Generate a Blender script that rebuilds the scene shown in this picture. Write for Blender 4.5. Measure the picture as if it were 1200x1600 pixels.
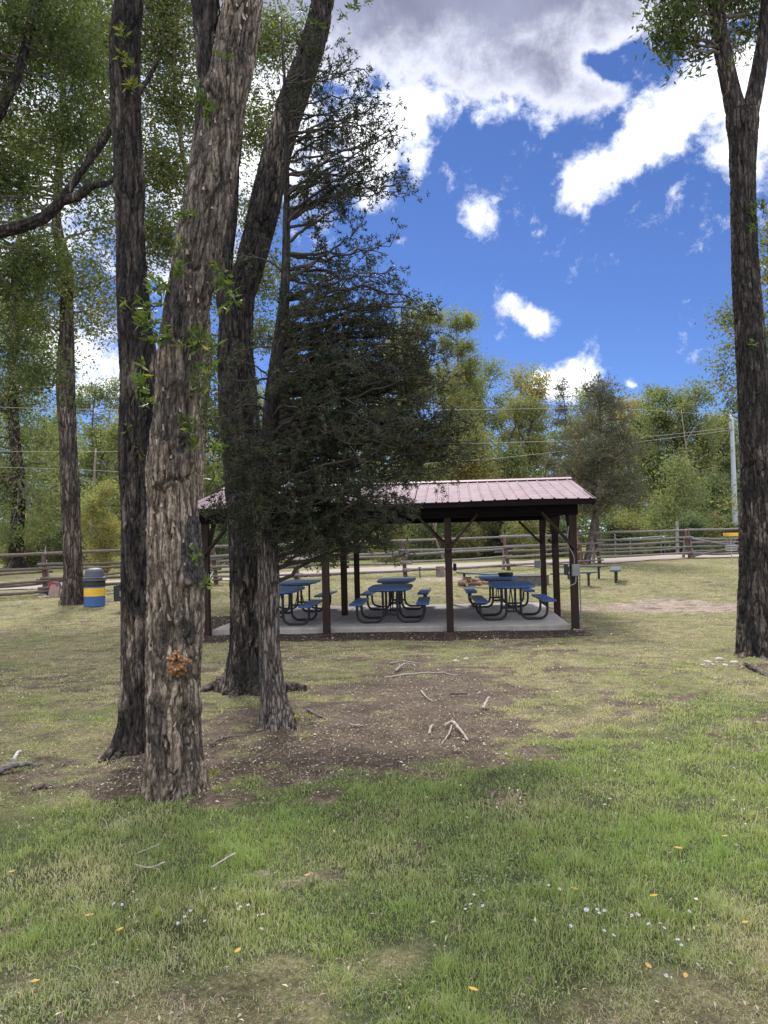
import bpy, math, random
import numpy as np
from mathutils import Vector, Matrix

for o in list(bpy.data.objects): bpy.data.objects.remove(o)
SC = bpy.context.scene
COL = SC.collection

# ------------------------------------------------------------------ camera
F = 1200.0
PITCH = math.radians(1.95); ROLL = math.radians(1.4)
_f = np.array([0, math.cos(PITCH), math.sin(PITCH)])
_r0 = np.array([1., 0, 0]); _u0 = np.cross(_r0, _f)
_r = _r0*math.cos(ROLL) - _u0*math.sin(ROLL); _u = np.cross(_r, _f)
CAM = np.array([0, 0, 1.6])
cd = bpy.data.cameras.new("camera"); cam = bpy.data.objects.new("camera", cd); COL.objects.link(cam)
cd.sensor_fit = 'HORIZONTAL'; cd.sensor_width = 36.0; cd.lens = 36.0
cd.clip_start = 0.05; cd.clip_end = 3000
cam.matrix_world = Matrix(((_r[0], _u[0], -_f[0], 0), (_r[1], _u[1], -_f[1], 0), (_r[2], _u[2], -_f[2], 1.6), (0, 0, 0, 1)))
SC.camera = cam

def ray(px, py): return _f + _r*(px-600)/F - _u*(py-800)/F
def W(px, py, Y):
    d = ray(px, py); return CAM + d*Y/d[1]

# ------------------------------------------------------------------ world / light
SC.view_settings.view_transform = 'Standard'; SC.view_settings.look = 'None'
SC.view_settings.exposure = 0.7; SC.view_settings.gamma = 1.0
SUN_EL = math.radians(52); SUN_AZ = math.radians(-14)      # ahead of the camera, a little to the left, veiled by cloud
wd = bpy.data.worlds.new("World"); SC.world = wd; wd.use_nodes = True
nt = wd.node_tree; N = nt.nodes; L = nt.links; N.clear()
def wmath(op, a, b=None, c=None, clamp=False):
    n = N.new('ShaderNodeMath'); n.operation = op; n.use_clamp = clamp
    for i, v in enumerate((a, b, c)):
        if v is None: continue
        if isinstance(v, (int, float)): n.inputs[i].default_value = v
        else: L.new(v, n.inputs[i])
    return n.outputs[0]
def build_world():
    sky = N.new('ShaderNodeTexSky'); sky.sky_type = 'NISHITA'; sky.sun_disc = False
    sky.sun_elevation = SUN_EL; sky.sun_rotation = SUN_AZ
    sky.altitude = 2400; sky.air_density = 1.0; sky.dust_density = 0.3; sky.ozone_density = 3.0
    tc = N.new('ShaderNodeTexCoord')
    sp = N.new('ShaderNodeSeparateXYZ'); L.new(tc.outputs['Generated'], sp.inputs[0])
    az = wmath('ARCTAN2', sp.outputs[0], sp.outputs[1]); el = wmath('ARCSINE', sp.outputs[2])
    cb = N.new('ShaderNodeCombineXYZ'); L.new(az, cb.inputs[0]); L.new(el, cb.inputs[1])
    # warp + fine breakup noises
    def noise(scale, detail, rough, off, dist=0.0, vec=None):
        m = N.new('ShaderNodeVectorMath'); m.operation = 'ADD'; L.new(vec or tc.outputs['Generated'], m.inputs[0]); m.inputs[1].default_value = (off, off*.7, -off)
        n = N.new('ShaderNodeTexNoise'); n.inputs['Scale'].default_value = scale; n.inputs['Detail'].default_value = detail
        n.inputs['Roughness'].default_value = rough; n.inputs['Distortion'].default_value = dist
        L.new(m.outputs[0], n.inputs['Vector']); return n
    nw = noise(9, 4, .55, 3.1)
    sc_ = N.new('ShaderNodeVectorMath'); sc_.operation = 'MULTIPLY_ADD'
    L.new(nw.outputs['Color'], sc_.inputs[0]); sc_.inputs[1].default_value = (.075, .065, 0)
    off = N.new('ShaderNodeVectorMath'); off.operation = 'ADD'; L.new(cb.outputs[0], off.inputs[0]); off.inputs[1].default_value = (-.0375, -.0325, 0)
    L.new(off.outputs[0], sc_.inputs[2])
    wsp = N.new('ShaderNodeSeparateXYZ'); L.new(sc_.outputs[0], wsp.inputs[0])
    waz, wel = wsp.outputs[0], wsp.outputs[1]
    nf = noise(23, 10, .68, 1.7, .15).outputs['Fac']
    def pxdir(px, py):
        d = ray(px, py); d = d/np.linalg.norm(d)
        return math.atan2(d[0], d[1]), math.asin(d[2])
    grp = bpy.data.node_groups.new('cloud_blob', 'ShaderNodeTree')
    for nm in ('az', 'el', 'a0', 'e0', 'ia', 'ie', 'c', 's', 'amp'): grp.interface.new_socket(nm, in_out='INPUT', socket_type='NodeSocketFloat')
    grp.interface.new_socket('v', in_out='OUTPUT', socket_type='NodeSocketFloat')
    gi = grp.nodes.new('NodeGroupInput'); go = grp.nodes.new('NodeGroupOutput')
    def gm(op, a, b=None):
        n = grp.nodes.new('ShaderNodeMath'); n.operation = op
        for i, v in enumerate((a, b)):
            if v is None: continue
            if isinstance(v, (int, float)): n.inputs[i].default_value = v
            else: grp.links.new(v, n.inputs[i])
        return n.outputs[0]
    I = gi.outputs
    dx = gm('SUBTRACT', I['az'], I['a0']); dy = gm('SUBTRACT', I['el'], I['e0'])
    xr = gm('MULTIPLY', gm('ADD', gm('MULTIPLY', dx, I['c']), gm('MULTIPLY', dy, I['s'])), I['ia'])
    yr = gm('MULTIPLY', gm('SUBTRACT', gm('MULTIPLY', dy, I['c']), gm('MULTIPLY', dx, I['s'])), I['ie'])
    q = gm('ADD', gm('MULTIPLY', xr, xr), gm('MULTIPLY', yr, yr))
    grp.links.new(gm('MULTIPLY', gm('EXPONENT', gm('MULTIPLY', q, -1.0)), I['amp']), go.inputs[0])
    def blob(px, py, rx, ry, rot=0, amp=1.0, az_=None, el_=None):
        a0, e0 = pxdir(px, py)
        g = N.new('ShaderNodeGroup'); g.node_tree = grp
        L.new(az_ or waz, g.inputs['az']); L.new(el_ or wel, g.inputs['el'])
        k = math.cos(e0)
        vals = dict(a0=a0, e0=e0, ia=F*1.0/rx, ie=F*1.0/ry, c=math.cos(math.radians(rot)), s=math.sin(math.radians(rot)), amp=amp)
        for kk, v in vals.items(): g.inputs[kk].default_value = v
        return g.outputs[0]
    def total(lst):
        acc = None
        for b in lst:
            v = blob(*b); acc = v if acc is None else wmath('ADD', acc, v)
        return acc
    white = total([(600, 215, 62, 50, 0, 1.0), (575, 270, 40, 60, 0, .7), (665, 155, 60, 26, 0, .9), (765, 178, 52, 26, -10, .9), (850, 195, 40, 18, 0, .5),
                   (905, 285, 62, 30, 5, .98), (970, 240, 84, 26, 28, .95), (1045, 180, 85, 34, 12, .95), (1150, 130, 80, 60, 0, .9), (1190, 210, 45, 40, 0, .7),
                   (745, 340, 42, 26, 12, .95), (718, 278, 22, 24, -30, .5), (650, 250, 16, 34, -20, .45), (672, 215, 14, 16, 0, .4), (820, 486, 50, 20, -28, 1.0), (845, 500, 26, 18, 0, .5),
                   (890, 588, 48, 30, 0, 1.6), (858, 592, 34, 22, 0, .9), (978, 610, 14, 7, 0, .7), (1112, 252, 30, 13, 0, .55), (1066, 298, 10, 9, 20, .45),
                   (633, 370, 14, 6, 0, .4), (678, 370, 7, 8, 0, .35), (1030, 640, 30, 20, 0, .6),
                   (410, 150, 120, 170, 0, 1.1), (150, 200, 260, 180, 0, .8), (140, 560, 90, 45, 0, 1.0), (-250, 350, 260, 260, 0, .8), (290, 420, 60, 60, 0, .5),
                   (1500, 330, 200, 150, 0, .8), (1700, 100, 300, 200, 0, .9), (250, 620, 60, 20, 0, .5), (500, 690, 40, 30, 0, .5)])
    # grey deck overhead: everything above a ragged line
    _, e_line = pxdir(750, 150)
    deck = wmath('MULTIPLY', wmath('SUBTRACT', wel, e_line), 15.0)
    deck = wmath('MINIMUM', wmath('MAXIMUM', deck, -0.6), 1.4)
    hole = blob(970, 108, 44, 17, -12, -1.3)
    deckd = wmath('ADD', deck, blob(915, 165, 110, 52, 0, .95)); deckd = wmath('ADD', deckd, blob(780, 120, 110, 40, 0, .5))
    deckd = wmath('ADD', deckd, hole)
    dens_w = wmath('ADD', white, wmath('MULTIPLY', wmath('SUBTRACT', nf, .5), 2.9))
    dens_d = wmath('ADD', deckd, wmath('MULTIPLY', wmath('SUBTRACT', nf, .5), 1.5))
    def sstep(v, a, b):
        m = N.new('ShaderNodeMapRange'); m.interpolation_type = 'SMOOTHSTEP'; L.new(v, m.inputs['Value'])
        m.inputs['From Min'].default_value = a; m.inputs['From Max'].default_value = b; return m.outputs['Result']
    mw = sstep(dens_w, .30, 1.0); md = sstep(dens_d, .1, .55)
    thick = sstep(dens_d, .35, 1.25)
    # unseen bright cloud sheet added behind the camera and overhead as soft fill
    back = sstep(sp.outputs[1], .35, -.35)
    top = sstep(sp.outputs[2], .68, .92)
    bright = wmath('MAXIMUM', back, top)
    n2 = noise(5, 5, .55, 9.3).outputs['Fac']
    def mix(fac, a, b):
        n = N.new('ShaderNodeMix'); n.data_type = 'RGBA'
        if isinstance(fac, float): n.inputs[0].default_value = fac
        else: L.new(fac, n.inputs[0])
        for i, v in ((6, a), (7, b)):
            if isinstance(v, tuple): n.inputs[i].default_value = (*v, 1)
            else: L.new(v, n.inputs[i])
        return n.outputs[2]
    sks = N.new('ShaderNodeVectorMath'); sks.operation = 'MULTIPLY'; L.new(sky.outputs[0], sks.inputs[0]); sks.inputs[1].default_value = SKYMUL
    greyc = mix(sstep(n2, .35, .68), (.165, .172, .25), (.29, .31, .43))
    whitec = mix(sstep(dens_w, .7, 1.5), (.60, .64, .76), (1.05, 1.06, 1.1))
    c = mix(mw, sks.outputs[0], whitec)
    deckc = mix(thick, (.60, .62, .72), greyc)
    c = mix(md, c, deckc)
    backc = mix(sstep(n2, .3, .7), (.75, .77, .86), (1.15, 1.15, 1.2))
    backc = mix(sstep(sp.outputs[2], .35, .85), backc, (1.9, 1.9, 1.95))
    c = mix(wmath('MULTIPLY', bright, .85), c, backc)
    bg = N.new('ShaderNodeBackground'); bg.inputs['Strength'].default_value = 1.0; L.new(c, bg.inputs['Color'])
    out = N.new('ShaderNodeOutputWorld'); L.new(bg.outputs[0], out.inputs['Surface'])
SKYMUL = (.045, .054, .077)
build_world()
wd.cycles.sampling_method = 'MANUAL'; wd.cycles.sample_map_resolution = 1024

sl = bpy.data.lights.new("sun", 'SUN'); sun = bpy.data.objects.new("sun", sl); COL.objects.link(sun)
sl.energy = 2.9; sl.angle = math.radians(11); sl.color = (1, .95, .88)
sd = Vector((math.sin(SUN_AZ)*math.cos(SUN_EL), math.cos(SUN_AZ)*math.cos(SUN_EL), math.sin(SUN_EL)))
sun.rotation_euler = sd.to_track_quat('Z', 'Y').to_euler(); sun.location = (-8, 20, 30)

# ------------------------------------------------------------------ noise
def _h(ix, iy, iz, seed):
    n = (ix.astype(np.int64)*374761393 + iy.astype(np.int64)*668265263 + iz.astype(np.int64)*2147483647 + seed*1274126177) & 0xffffffff
    n = ((n ^ (n >> 13))*1274126177) & 0xffffffff
    n = ((n ^ (n >> 15))*2246822519) & 0xffffffff
    return ((n ^ (n >> 16)) & 0xffffff)/float(0xffffff)
def vnoise(x, y, z=None, seed=0):
    x = np.asarray(x, float); y = np.asarray(y, float); z = np.zeros_like(x) if z is None else np.asarray(z, float)
    x, y, z = np.broadcast_arrays(x, y, z)
    ix, iy, iz = np.floor(x), np.floor(y), np.floor(z)
    fx, fy, fz = x-ix, y-iy, z-iz
    fx = fx*fx*(3-2*fx); fy = fy*fy*(3-2*fy); fz = fz*fz*(3-2*fz)
    ix, iy, iz = ix.astype(np.int64), iy.astype(np.int64), iz.astype(np.int64)
    def c(a, b, d): return _h(ix+a, iy+b, iz+d, seed)
    x00 = c(0,0,0)*(1-fx)+c(1,0,0)*fx; x10 = c(0,1,0)*(1-fx)+c(1,1,0)*fx
    x01 = c(0,0,1)*(1-fx)+c(1,0,1)*fx; x11 = c(0,1,1)*(1-fx)+c(1,1,1)*fx
    return (x00*(1-fy)+x10*fy)*(1-fz) + (x01*(1-fy)+x11*fy)*fz
def fbm(x, y, z=None, octaves=4, seed=0, gain=.5):
    s = 0; a = 1; t = 0
    for i in range(octaves):
        k = 2.03**i
        s = s + a*vnoise(np.asarray(x)*k, np.asarray(y)*k, None if z is None else np.asarray(z)*k, seed+i*17); t += a; a *= gain
    return s/t
def smooth(v, a, b):
    t = np.clip((v-a)/(b-a), 0, 1); return t*t*(3-2*t)

# ------------------------------------------------------------------ terrain
_ty = np.arange(-60, 500, .25)
_tz = np.interp(_ty, [-60, 0, 5, 9, 13.5, 21.5, 24, 28, 38, 60, 100, 500], [0, 0, 0, -.1, -.35, -.37, -.17, -.02, .2, .35, .5, 2.5])
_tz = np.convolve(np.pad(_tz, 6, 'edge'), np.ones(13)/13, 'valid')
def g0(x, y): return np.interp(y, _ty, _tz)
def gz(x, y):
    x = np.asarray(x, float); y = np.asarray(y, float)
    near = np.clip(1-(np.abs(y-12)-8)/30, .2, 1)
    return g0(x, y) + (fbm(x*.9+5, y*.9, octaves=3, seed=4)-.5)*.05*near
def G(px, py):
    d = ray(px, py); t = 1.0
    lo, hi = .5, 400.
    for _ in range(60):
        m = (lo+hi)/2; p = CAM+d*m
        if p[2] > g0(p[0], p[1]): lo = m
        else: hi = m
    return CAM+d*lo

# ------------------------------------------------------------------ object helpers
def np_mesh(name, verts, faces, mat=None, tint=None, smooth_=False, attrs=None):
    """faces: list of arrays (n,k)"""
    me = bpy.data.meshes.new(name)
    verts = np.asarray(verts, np.float32)
    if not isinstance(faces, list) or (len(faces) and not hasattr(faces[0], 'ndim')):
        by = {}
        for f in faces: by.setdefault(len(f), []).append(f)
        faces = [np.array(v) for v in by.values()]
    faces = [np.asarray(f, np.int32) for f in faces if len(f)]
    me.vertices.add(len(verts)); me.vertices.foreach_set('co', verts.ravel())
    nl = sum(f.size for f in faces); nf = sum(len(f) for f in faces)
    me.loops.add(nl); me.polygons.add(nf)
    me.loops.foreach_set('vertex_index', np.concatenate([f.ravel() for f in faces]))
    tot = np.concatenate([np.full(len(f), f.shape[1], np.int32) for f in faces])
    st = np.concatenate([[0], np.cumsum(tot)[:-1]]).astype(np.int32)
    me.polygons.foreach_set('loop_start', st); me.polygons.foreach_set('loop_total', tot)
    me.polygons.foreach_set('use_smooth', np.full(nf, smooth_, bool))
    me.update(calc_edges=True)
    if tint is not None:
        a = me.attributes.new('tint', 'FLOAT', 'FACE'); a.data.foreach_set('value', np.asarray(tint, np.float32))
    for k, v in (attrs or {}).items():
        a = me.attributes.new(k, 'FLOAT', 'POINT'); a.data.foreach_set('value', np.asarray(v, np.float32))
    if mat: me.materials.append(mat)
    return me
def tag(o, label=None, cat=None, group=None, kind=None):
    if label: o['label'] = label
    if cat: o['category'] = cat
    if group: o['group'] = group
    if kind: o['kind'] = kind
    return o
BASE = {}
def empty(name, loc, label, cat, group=None, rz=0):
    o = bpy.data.objects.new(name, None); COL.objects.link(o); o.location = loc; o.rotation_euler = (0, 0, rz)
    o.empty_display_size = .2
    tag(o, label, cat, group); BASE[o.name] = (np.array(loc, float), rz)
    return o
def link(name, me, parent=None, local=False):
    o = bpy.data.objects.new(name, me); COL.objects.link(o)
    if parent is not None:
        o.parent = parent
        if not local:
            b = parent
            base = np.zeros(3)
            while b is not None:
                base = base + np.array(b.location); b = b.parent
            co = np.empty(len(me.vertices)*3, np.float32); me.vertices.foreach_get('co', co)
            co = (co.reshape(-1, 3) - base.astype(np.float32)); me.vertices.foreach_set('co', co.ravel()); me.update()
    return o
class MB:
    def __init__(s): s.v = []; s.f = []; s.n = 0
    def add(s, v, f):
        v = np.asarray(v, float); s.v.append(v); s.f += [tuple(int(i)+s.n for i in q) for q in f]; s.n += len(v)
    def box(s, c, sx, sy, sz, rz=0, bev=0.0, M=None):
        x, y, z = sx/2, sy/2, sz/2; b = min(bev, x*.9, y*.9, z*.9)
        if b > 0:
            v = []; 
            for sxn in (-1, 1):
                for syn in (-1, 1):
                    for szn in (-1, 1):
                        v += [(sxn*x, syn*(y-b), szn*(z-b)), (sxn*(x-b), syn*y, szn*(z-b)), (sxn*(x-b), syn*(y-b), szn*z)]
            def ix(a, b_, c_, k): return ((a*2+b_)*2+c_)*3+k
            f = [(ix(0,0,0,0), ix(0,0,1,0), ix(0,1,1,0), ix(0,1,0,0)), (ix(1,0,0,0), ix(1,1,0,0), ix(1,1,1,0), ix(1,0,1,0)),
                 (ix(0,0,0,1), ix(1,0,0,1), ix(1,0,1,1), ix(0,0,1,1)), (ix(0,1,0,1), ix(0,1,1,1), ix(1,1,1,1), ix(1,1,0,1)),
                 (ix(0,0,0,2), ix(0,1,0,2), ix(1,1,0,2), ix(1,0,0,2)), (ix(0,0,1,2), ix(1,0,1,2), ix(1,1,1,2), ix(0,1,1,2))]
            for a in (0, 1):
                for c_ in (0, 1):
                    f.append((ix(a,0,c_,0), ix(a,0,c_,2), ix(a,1,c_,2), ix(a,1,c_,0)))
                    f.append((ix(0,a,c_,1), ix(0,a,c_,2), ix(1,a,c_,2), ix(1,a,c_,1)))
                    f.append((ix(a,c_,0,0), ix(a,c_,0,1), ix(a,c_,1,1), ix(a,c_,1,0)))
            for a in (0, 1):
                for b_ in (0, 1):
                    for c_ in (0, 1): f.append((ix(a,b_,c_,0), ix(a,b_,c_,1), ix(a,b_,c_,2)))
        else:
            v = [(-x,-y,-z),(x,-y,-z),(x,y,-z),(-x,y,-z),(-x,-y,z),(x,-y,z),(x,y,z),(-x,y,z)]
            f = [(3,2,1,0),(4,5,6,7),(0,1,5,4),(1,2,6,5),(2,3,7,6),(3,0,4,7)]
        v = np.array(v)
        if M is not None: v = v @ np.array(M).T
        if rz:
            cz, sz_ = math.cos(rz), math.sin(rz); v = np.column_stack([v[:,0]*cz-v[:,1]*sz_, v[:,0]*sz_+v[:,1]*cz, v[:,2]])
        s.add(v+np.array(c), f); return s
    def beam(s, a, b, w, h, up=(0, 0, 1)):
        a = np.array(a, float); b = np.array(b, float); d = b-a; Ln = np.linalg.norm(d); d /= Ln
        u = np.array(up, float); sd_ = np.cross(d, u); sd_ /= np.linalg.norm(sd_); u = np.cross(sd_, d)
        M = np.column_stack([d, sd_, u]); return s.box((a+b)/2, Ln, w, h, bev=.004, M=M)
    def tube(s, pts, rad, n=8, caps=True, jitter=0, seed=0):
        v, f, caps_ = tube(pts, rad, n, jitter, seed)
        s.add(v, [tuple(q) for q in f] + (caps_ if caps else [])); return s
    def lathe(s, c, prof, n=24):
        v = []; 
        for r, z in prof:
            for k in range(n):
                a = 2*math.pi*k/n; v.append((c[0]+r*math.cos(a), c[1]+r*math.sin(a), c[2]+z))
        f = []
        for i in range(len(prof)-1):
            for k in range(n): f.append((i*n+k, i*n+(k+1)%n, (i+1)*n+(k+1)%n, (i+1)*n+k))
        f.append(tuple(reversed(range(n)))); f.append(tuple((len(prof)-1)*n+k for k in range(n)))
        s.add(v, f); return s
    def build(s, name, mat, parent=None, smooth_=False, local=False):
        me = np_mesh(name, np.concatenate(s.v), s.f, mat, smooth_=smooth_)
        return link(name, me, parent, local)
def frames(P):
    P = np.asarray(P, float); T = np.gradient(P, axis=0); T /= np.linalg.norm(T, axis=1)[:, None]+1e-12
    ref = np.array([0, 1., 0]) if abs(T[0][1]) < .8 else np.array([1., 0, 0])
    A = []
    a = ref - T[0]*(ref@T[0]); a /= np.linalg.norm(a)
    for t in T:
        a = a - t*(a@t); a /= np.linalg.norm(a)+1e-12; A.append(a)
    A = np.array(A); B = np.cross(T, A); return T, A, B
def tube(pts, rad, n=8, jitter=0, seed=0):
    P = np.asarray(pts, float); m = len(P); R = np.broadcast_to(np.asarray(rad, float), (m,))
    T, A, B = frames(P); th = np.arange(n)*2*math.pi/n
    RR = np.repeat(R[:, None], n, 1)
    if jitter:
        rg = np.random.default_rng(seed); RR = RR*(1+jitter*(rg.random((m, n))-.5))
    v = P[:, None, :] + (A[:, None, :]*np.cos(th)[None, :, None] + B[:, None, :]*np.sin(th)[None, :, None])*RR[:, :, None]
    i = np.arange(m-1)[:, None]; k = np.arange(n)[None, :]; k2 = (k+1) % n
    f = np.stack([i*n+k, i*n+k2, (i+1)*n+k2, (i+1)*n+k], -1).reshape(-1, 4)
    return v.reshape(-1, 3), f, [tuple(reversed(range(n))), tuple((m-1)*n+q for q in range(n))]
def spline(pts, n):
    P = np.asarray(pts, float); m = len(P)
    if m == 2: t = np.linspace(0, 1, n)[:, None]; return P[0]*(1-t)+P[1]*t
    d = np.concatenate([[0], np.cumsum(np.linalg.norm(np.diff(P[:, :3], axis=0), axis=1)+1e-9)])
    t = np.linspace(0, d[-1], n); out = np.zeros((n, P.shape[1]))
    T = np.zeros_like(P)
    T[1:-1] = (P[2:]-P[:-2])/(d[2:]-d[:-2])[:, None]; T[0] = (P[1]-P[0])/(d[1]-d[0]); T[-1] = (P[-1]-P[-2])/(d[-1]-d[-2])
    i = np.clip(np.searchsorted(d, t, 'right')-1, 0, m-2); h = (d[i+1]-d[i]); s = ((t-d[i])/h)[:, None]; h = h[:, None]
    return (2*s**3-3*s**2+1)*P[i] + (s**3-2*s**2+s)*h*T[i] + (-2*s**3+3*s**2)*P[i+1] + (s**3-s**2)*h*T[i+1]

# ------------------------------------------------------------------ materials
def mat(name):
    m = bpy.data.materials.new(name); m.use_nodes = True; t = m.node_tree; t.nodes.clear()
    o = t.nodes.new('ShaderNodeOutputMaterial'); p = t.nodes.new('ShaderNodeBsdfPrincipled'); t.links.new(p.outputs[0], o.inputs[0])
    return m, t, p, o
def nn(t, kind, **kw):
    n = t.nodes.new(kind)
    for k, v in kw.items():
        if k in n.inputs.keys(): n.inputs[k].default_value = v
        else: setattr(n, k, v)
    return n
def ramp(t, fac, stops):
    r = t.nodes.new('ShaderNodeValToRGB'); t.links.new(fac, r.inputs[0]); e = r.color_ramp.elements
    while len(e) < len(stops): e.new(.5)
    for i, (p, c) in enumerate(stops): e[i].position = p; e[i].color = (*c, 1)
    return r.outputs[0]
def mixc(t, fac, a, b, mode='MIX'):
    n = t.nodes.new('ShaderNodeMix'); n.data_type = 'RGBA'; n.blend_type = mode
    for i, v in ((0, fac), (6, a), (7, b)):
        if isinstance(v, float): n.inputs[i].default_value = v
        elif isinstance(v, tuple): n.inputs[i].default_value = (*v, 1)
        else: t.links.new(v, n.inputs[i])
    return n.outputs[2]
def tnoise(t, scale, detail=4, rough=.55, stretch=None, coord='Object'):
    tc = t.nodes.new('ShaderNodeTexCoord'); v = tc.outputs[coord]
    if stretch:
        mp = t.nodes.new('ShaderNodeMapping'); mp.inputs['Scale'].default_value = stretch; t.links.new(v, mp.inputs[0]); v = mp.outputs[0]
    n = nn(t, 'ShaderNodeTexNoise', Scale=scale, Detail=detail, Roughness=rough); t.links.new(v, n.inputs['Vector']); return n.outputs['Fac']
def bump(t, p, h, strength, dist=.01):
    b = t.nodes.new('ShaderNodeBump'); b.inputs['Strength'].default_value = strength; b.inputs['Distance'].default_value = dist
    t.links.new(h, b.inputs['Height']); t.links.new(b.outputs[0], p.inputs['Normal'])
def simple(name, c1, c2=None, rough=.7, scale=12, stretch=None, bmp=.3, metallic=0, detail=6, spec=.5, coord='Object'):
    m, t, p, o = mat(name); c2 = c2 or tuple(x*.75 for x in c1)
    f = tnoise(t, scale, detail, .6, stretch, coord)
    t.links.new(ramp(t, f, [(.3, c2), (.7, c1)]), p.inputs['Base Color'])
    p.inputs['Roughness'].default_value = rough; p.inputs['Metallic'].default_value = metallic; p.inputs['Specular IOR Level'].default_value = spec
    if bmp: bump(t, p, f, bmp)
    return m
def attr(t, name):
    a = t.nodes.new('ShaderNodeAttribute'); a.attribute_name = name; return a.outputs['Fac']
def bark_mat(name, light, mid, dark, patch=(.03, .027, .025), patch_amt=.5, patch_scale=1.6, plate=16., stretch=.13, crk=.8):
    m, t, p, o = mat(name)
    f = attr(t, 'furrow'); fine = tnoise(t, 85, 6, .7, (1, 1, .2)); big = tnoise(t, patch_scale, 5, .6, (1, 1, .45))
    med = tnoise(t, 20, 5, .65, (1, 1, .25))
    # plates split by dark cracks
    tc = t.nodes.new('ShaderNodeTexCoord'); wn = nn(t, 'ShaderNodeTexNoise', Scale=plate*.6, Detail=4.0, Roughness=.6)
    mp0 = t.nodes.new('ShaderNodeMapping'); mp0.inputs['Scale'].default_value = (1, 1, .5); t.links.new(tc.outputs['Object'], mp0.inputs[0]); t.links.new(mp0.outputs[0], wn.inputs['Vector'])
    wa = t.nodes.new('ShaderNodeVectorMath'); wa.operation = 'MULTIPLY_ADD'; t.links.new(wn.outputs['Color'], wa.inputs[0]); wa.inputs[1].default_value = (1.1/plate,)*3
    mp = t.nodes.new('ShaderNodeMapping'); mp.inputs['Scale'].default_value = (1, 1, stretch); t.links.new(tc.outputs['Object'], mp.inputs[0]); t.links.new(mp.outputs[0], wa.inputs[2])
    v = t.nodes.new('ShaderNodeTexVoronoi'); v.feature = 'DISTANCE_TO_EDGE'; v.inputs['Scale'].default_value = plate; t.links.new(wa.outputs[0], v.inputs['Vector'])
    crack = ramp(t, v.outputs['Distance'], [(.0, (0, 0, 0)), (.08, (.22, .22, .22)), (.24, (1, 1, 1))])
    v2 = t.nodes.new('ShaderNodeTexVoronoi'); v2.feature = 'DISTANCE_TO_EDGE'; v2.inputs['Scale'].default_value = plate*2.3; t.links.new(wa.outputs[0], v2.inputs['Vector'])
    crack2 = ramp(t, v2.outputs['Distance'], [(.0, (.25, .25, .25)), (.12, (1, 1, 1))])
    c = ramp(t, f, [(.02, dark), (.30, mid), (.80, light)])
    c = mixc(t, .5, c, ramp(t, fine, [(.3, tuple(x*.5 for x in mid)), (.7, tuple(x*1.15 for x in light))]), 'MIX')
    c = mixc(t, .6, c, ramp(t, med, [(.32, (.35, .32, .31)), (.68, (1.35, 1.3, 1.28))]), 'MULTIPLY')
    c = mixc(t, .85, c, ramp(t, f, [(.0, (.16, .13, .13)), (.32, (1, 1, 1))]), 'MULTIPLY')
    c = mixc(t, crk, c, crack, 'MULTIPLY'); c = mixc(t, crk*.65, c, crack2, 'MULTIPLY')
    ps = ramp(t, big, [(.60-patch_amt*.25, (0, 0, 0)), (.70-patch_amt*.25, (1, 1, 1))])
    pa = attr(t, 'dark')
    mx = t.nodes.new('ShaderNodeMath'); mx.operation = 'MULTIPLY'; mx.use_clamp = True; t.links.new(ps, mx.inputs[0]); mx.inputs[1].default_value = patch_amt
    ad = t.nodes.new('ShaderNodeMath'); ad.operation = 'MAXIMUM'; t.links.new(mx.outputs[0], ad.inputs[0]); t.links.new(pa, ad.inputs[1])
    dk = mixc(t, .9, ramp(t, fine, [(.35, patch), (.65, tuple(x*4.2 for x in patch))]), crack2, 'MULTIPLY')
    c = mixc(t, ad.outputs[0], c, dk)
    t.links.new(c, p.inputs['Base Color']); p.inputs['Roughness'].default_value = .9; p.inputs['Specular IOR Level'].default_value = .15
    h = mixc(t, .5, crack, fine); h = mixc(t, .3, h, crack2)
    bump(t, p, h, 1.0, .3/plate)
    return m
def leaf_mat(name, cols, trans=.4, rough=.55, tcol=.85):
    m, t, p, o = mat(name)
    c = ramp(t, attr(t, 'tint'), [(i/(len(cols)-1), c) for i, c in enumerate(cols)])
    t.links.new(c, p.inputs['Base Color']); p.inputs['Roughness'].default_value = rough; p.inputs['Specular IOR Level'].default_value = .3
    tr = t.nodes.new('ShaderNodeBsdfTranslucent')
    t.links.new(mixc(t, 1.0, c, (1.25*tcol, 1.35*tcol, .6*tcol), 'MULTIPLY'), tr.inputs[0])
    mx = t.nodes.new('ShaderNodeMixShader'); mx.inputs[0].default_value = trans
    t.links.new(p.outputs[0], mx.inputs[1]); t.links.new(tr.outputs[0], mx.inputs[2]); t.links.new(mx.outputs[0], o.inputs[0])
    return m
BARK_TAN = bark_mat('bark_tan', (.48, .405, .33), (.23, .185, .145), (.026, .02, .017), patch=(.022, .02, .021), patch_amt=.35, plate=19, crk=.75, stretch=.13)
BARK_DARK = bark_mat('bark_dark', (.40, .335, .285), (.17, .14, .12), (.012, .011, .011), patch=(.008, .0075, .008), patch_amt=.85, patch_scale=3.2, plate=15, crk=.85)
BARK_BROWN = bark_mat('bark_brown', (.27, .22, .19), (.14, .112, .098), (.02, .017, .016), patch=(.012, .011, .012), patch_amt=.55, plate=9)
BARK_JUN = bark_mat('bark_juniper', (.34, .30, .28), (.18, .152, .14), (.03, .024, .022), patch=(.016, .014, .014), patch_amt=.1, plate=32, stretch=.12)
BARK_FAR = simple('bark_far', (.16, .13, .115), (.05, .042, .04), .9, 8, (1, 1, .2), .6)
BARK_DARKFAR = simple('bark_dark_far', (.07, .058, .052), (.03, .026, .025), .9, 8, (1, 1, .2), .6)
BARK_PALE = simple('bark_pale', (.34, .29, .25), (.16, .13, .11), .9, 8, (1, 1, .2), .6)
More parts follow.
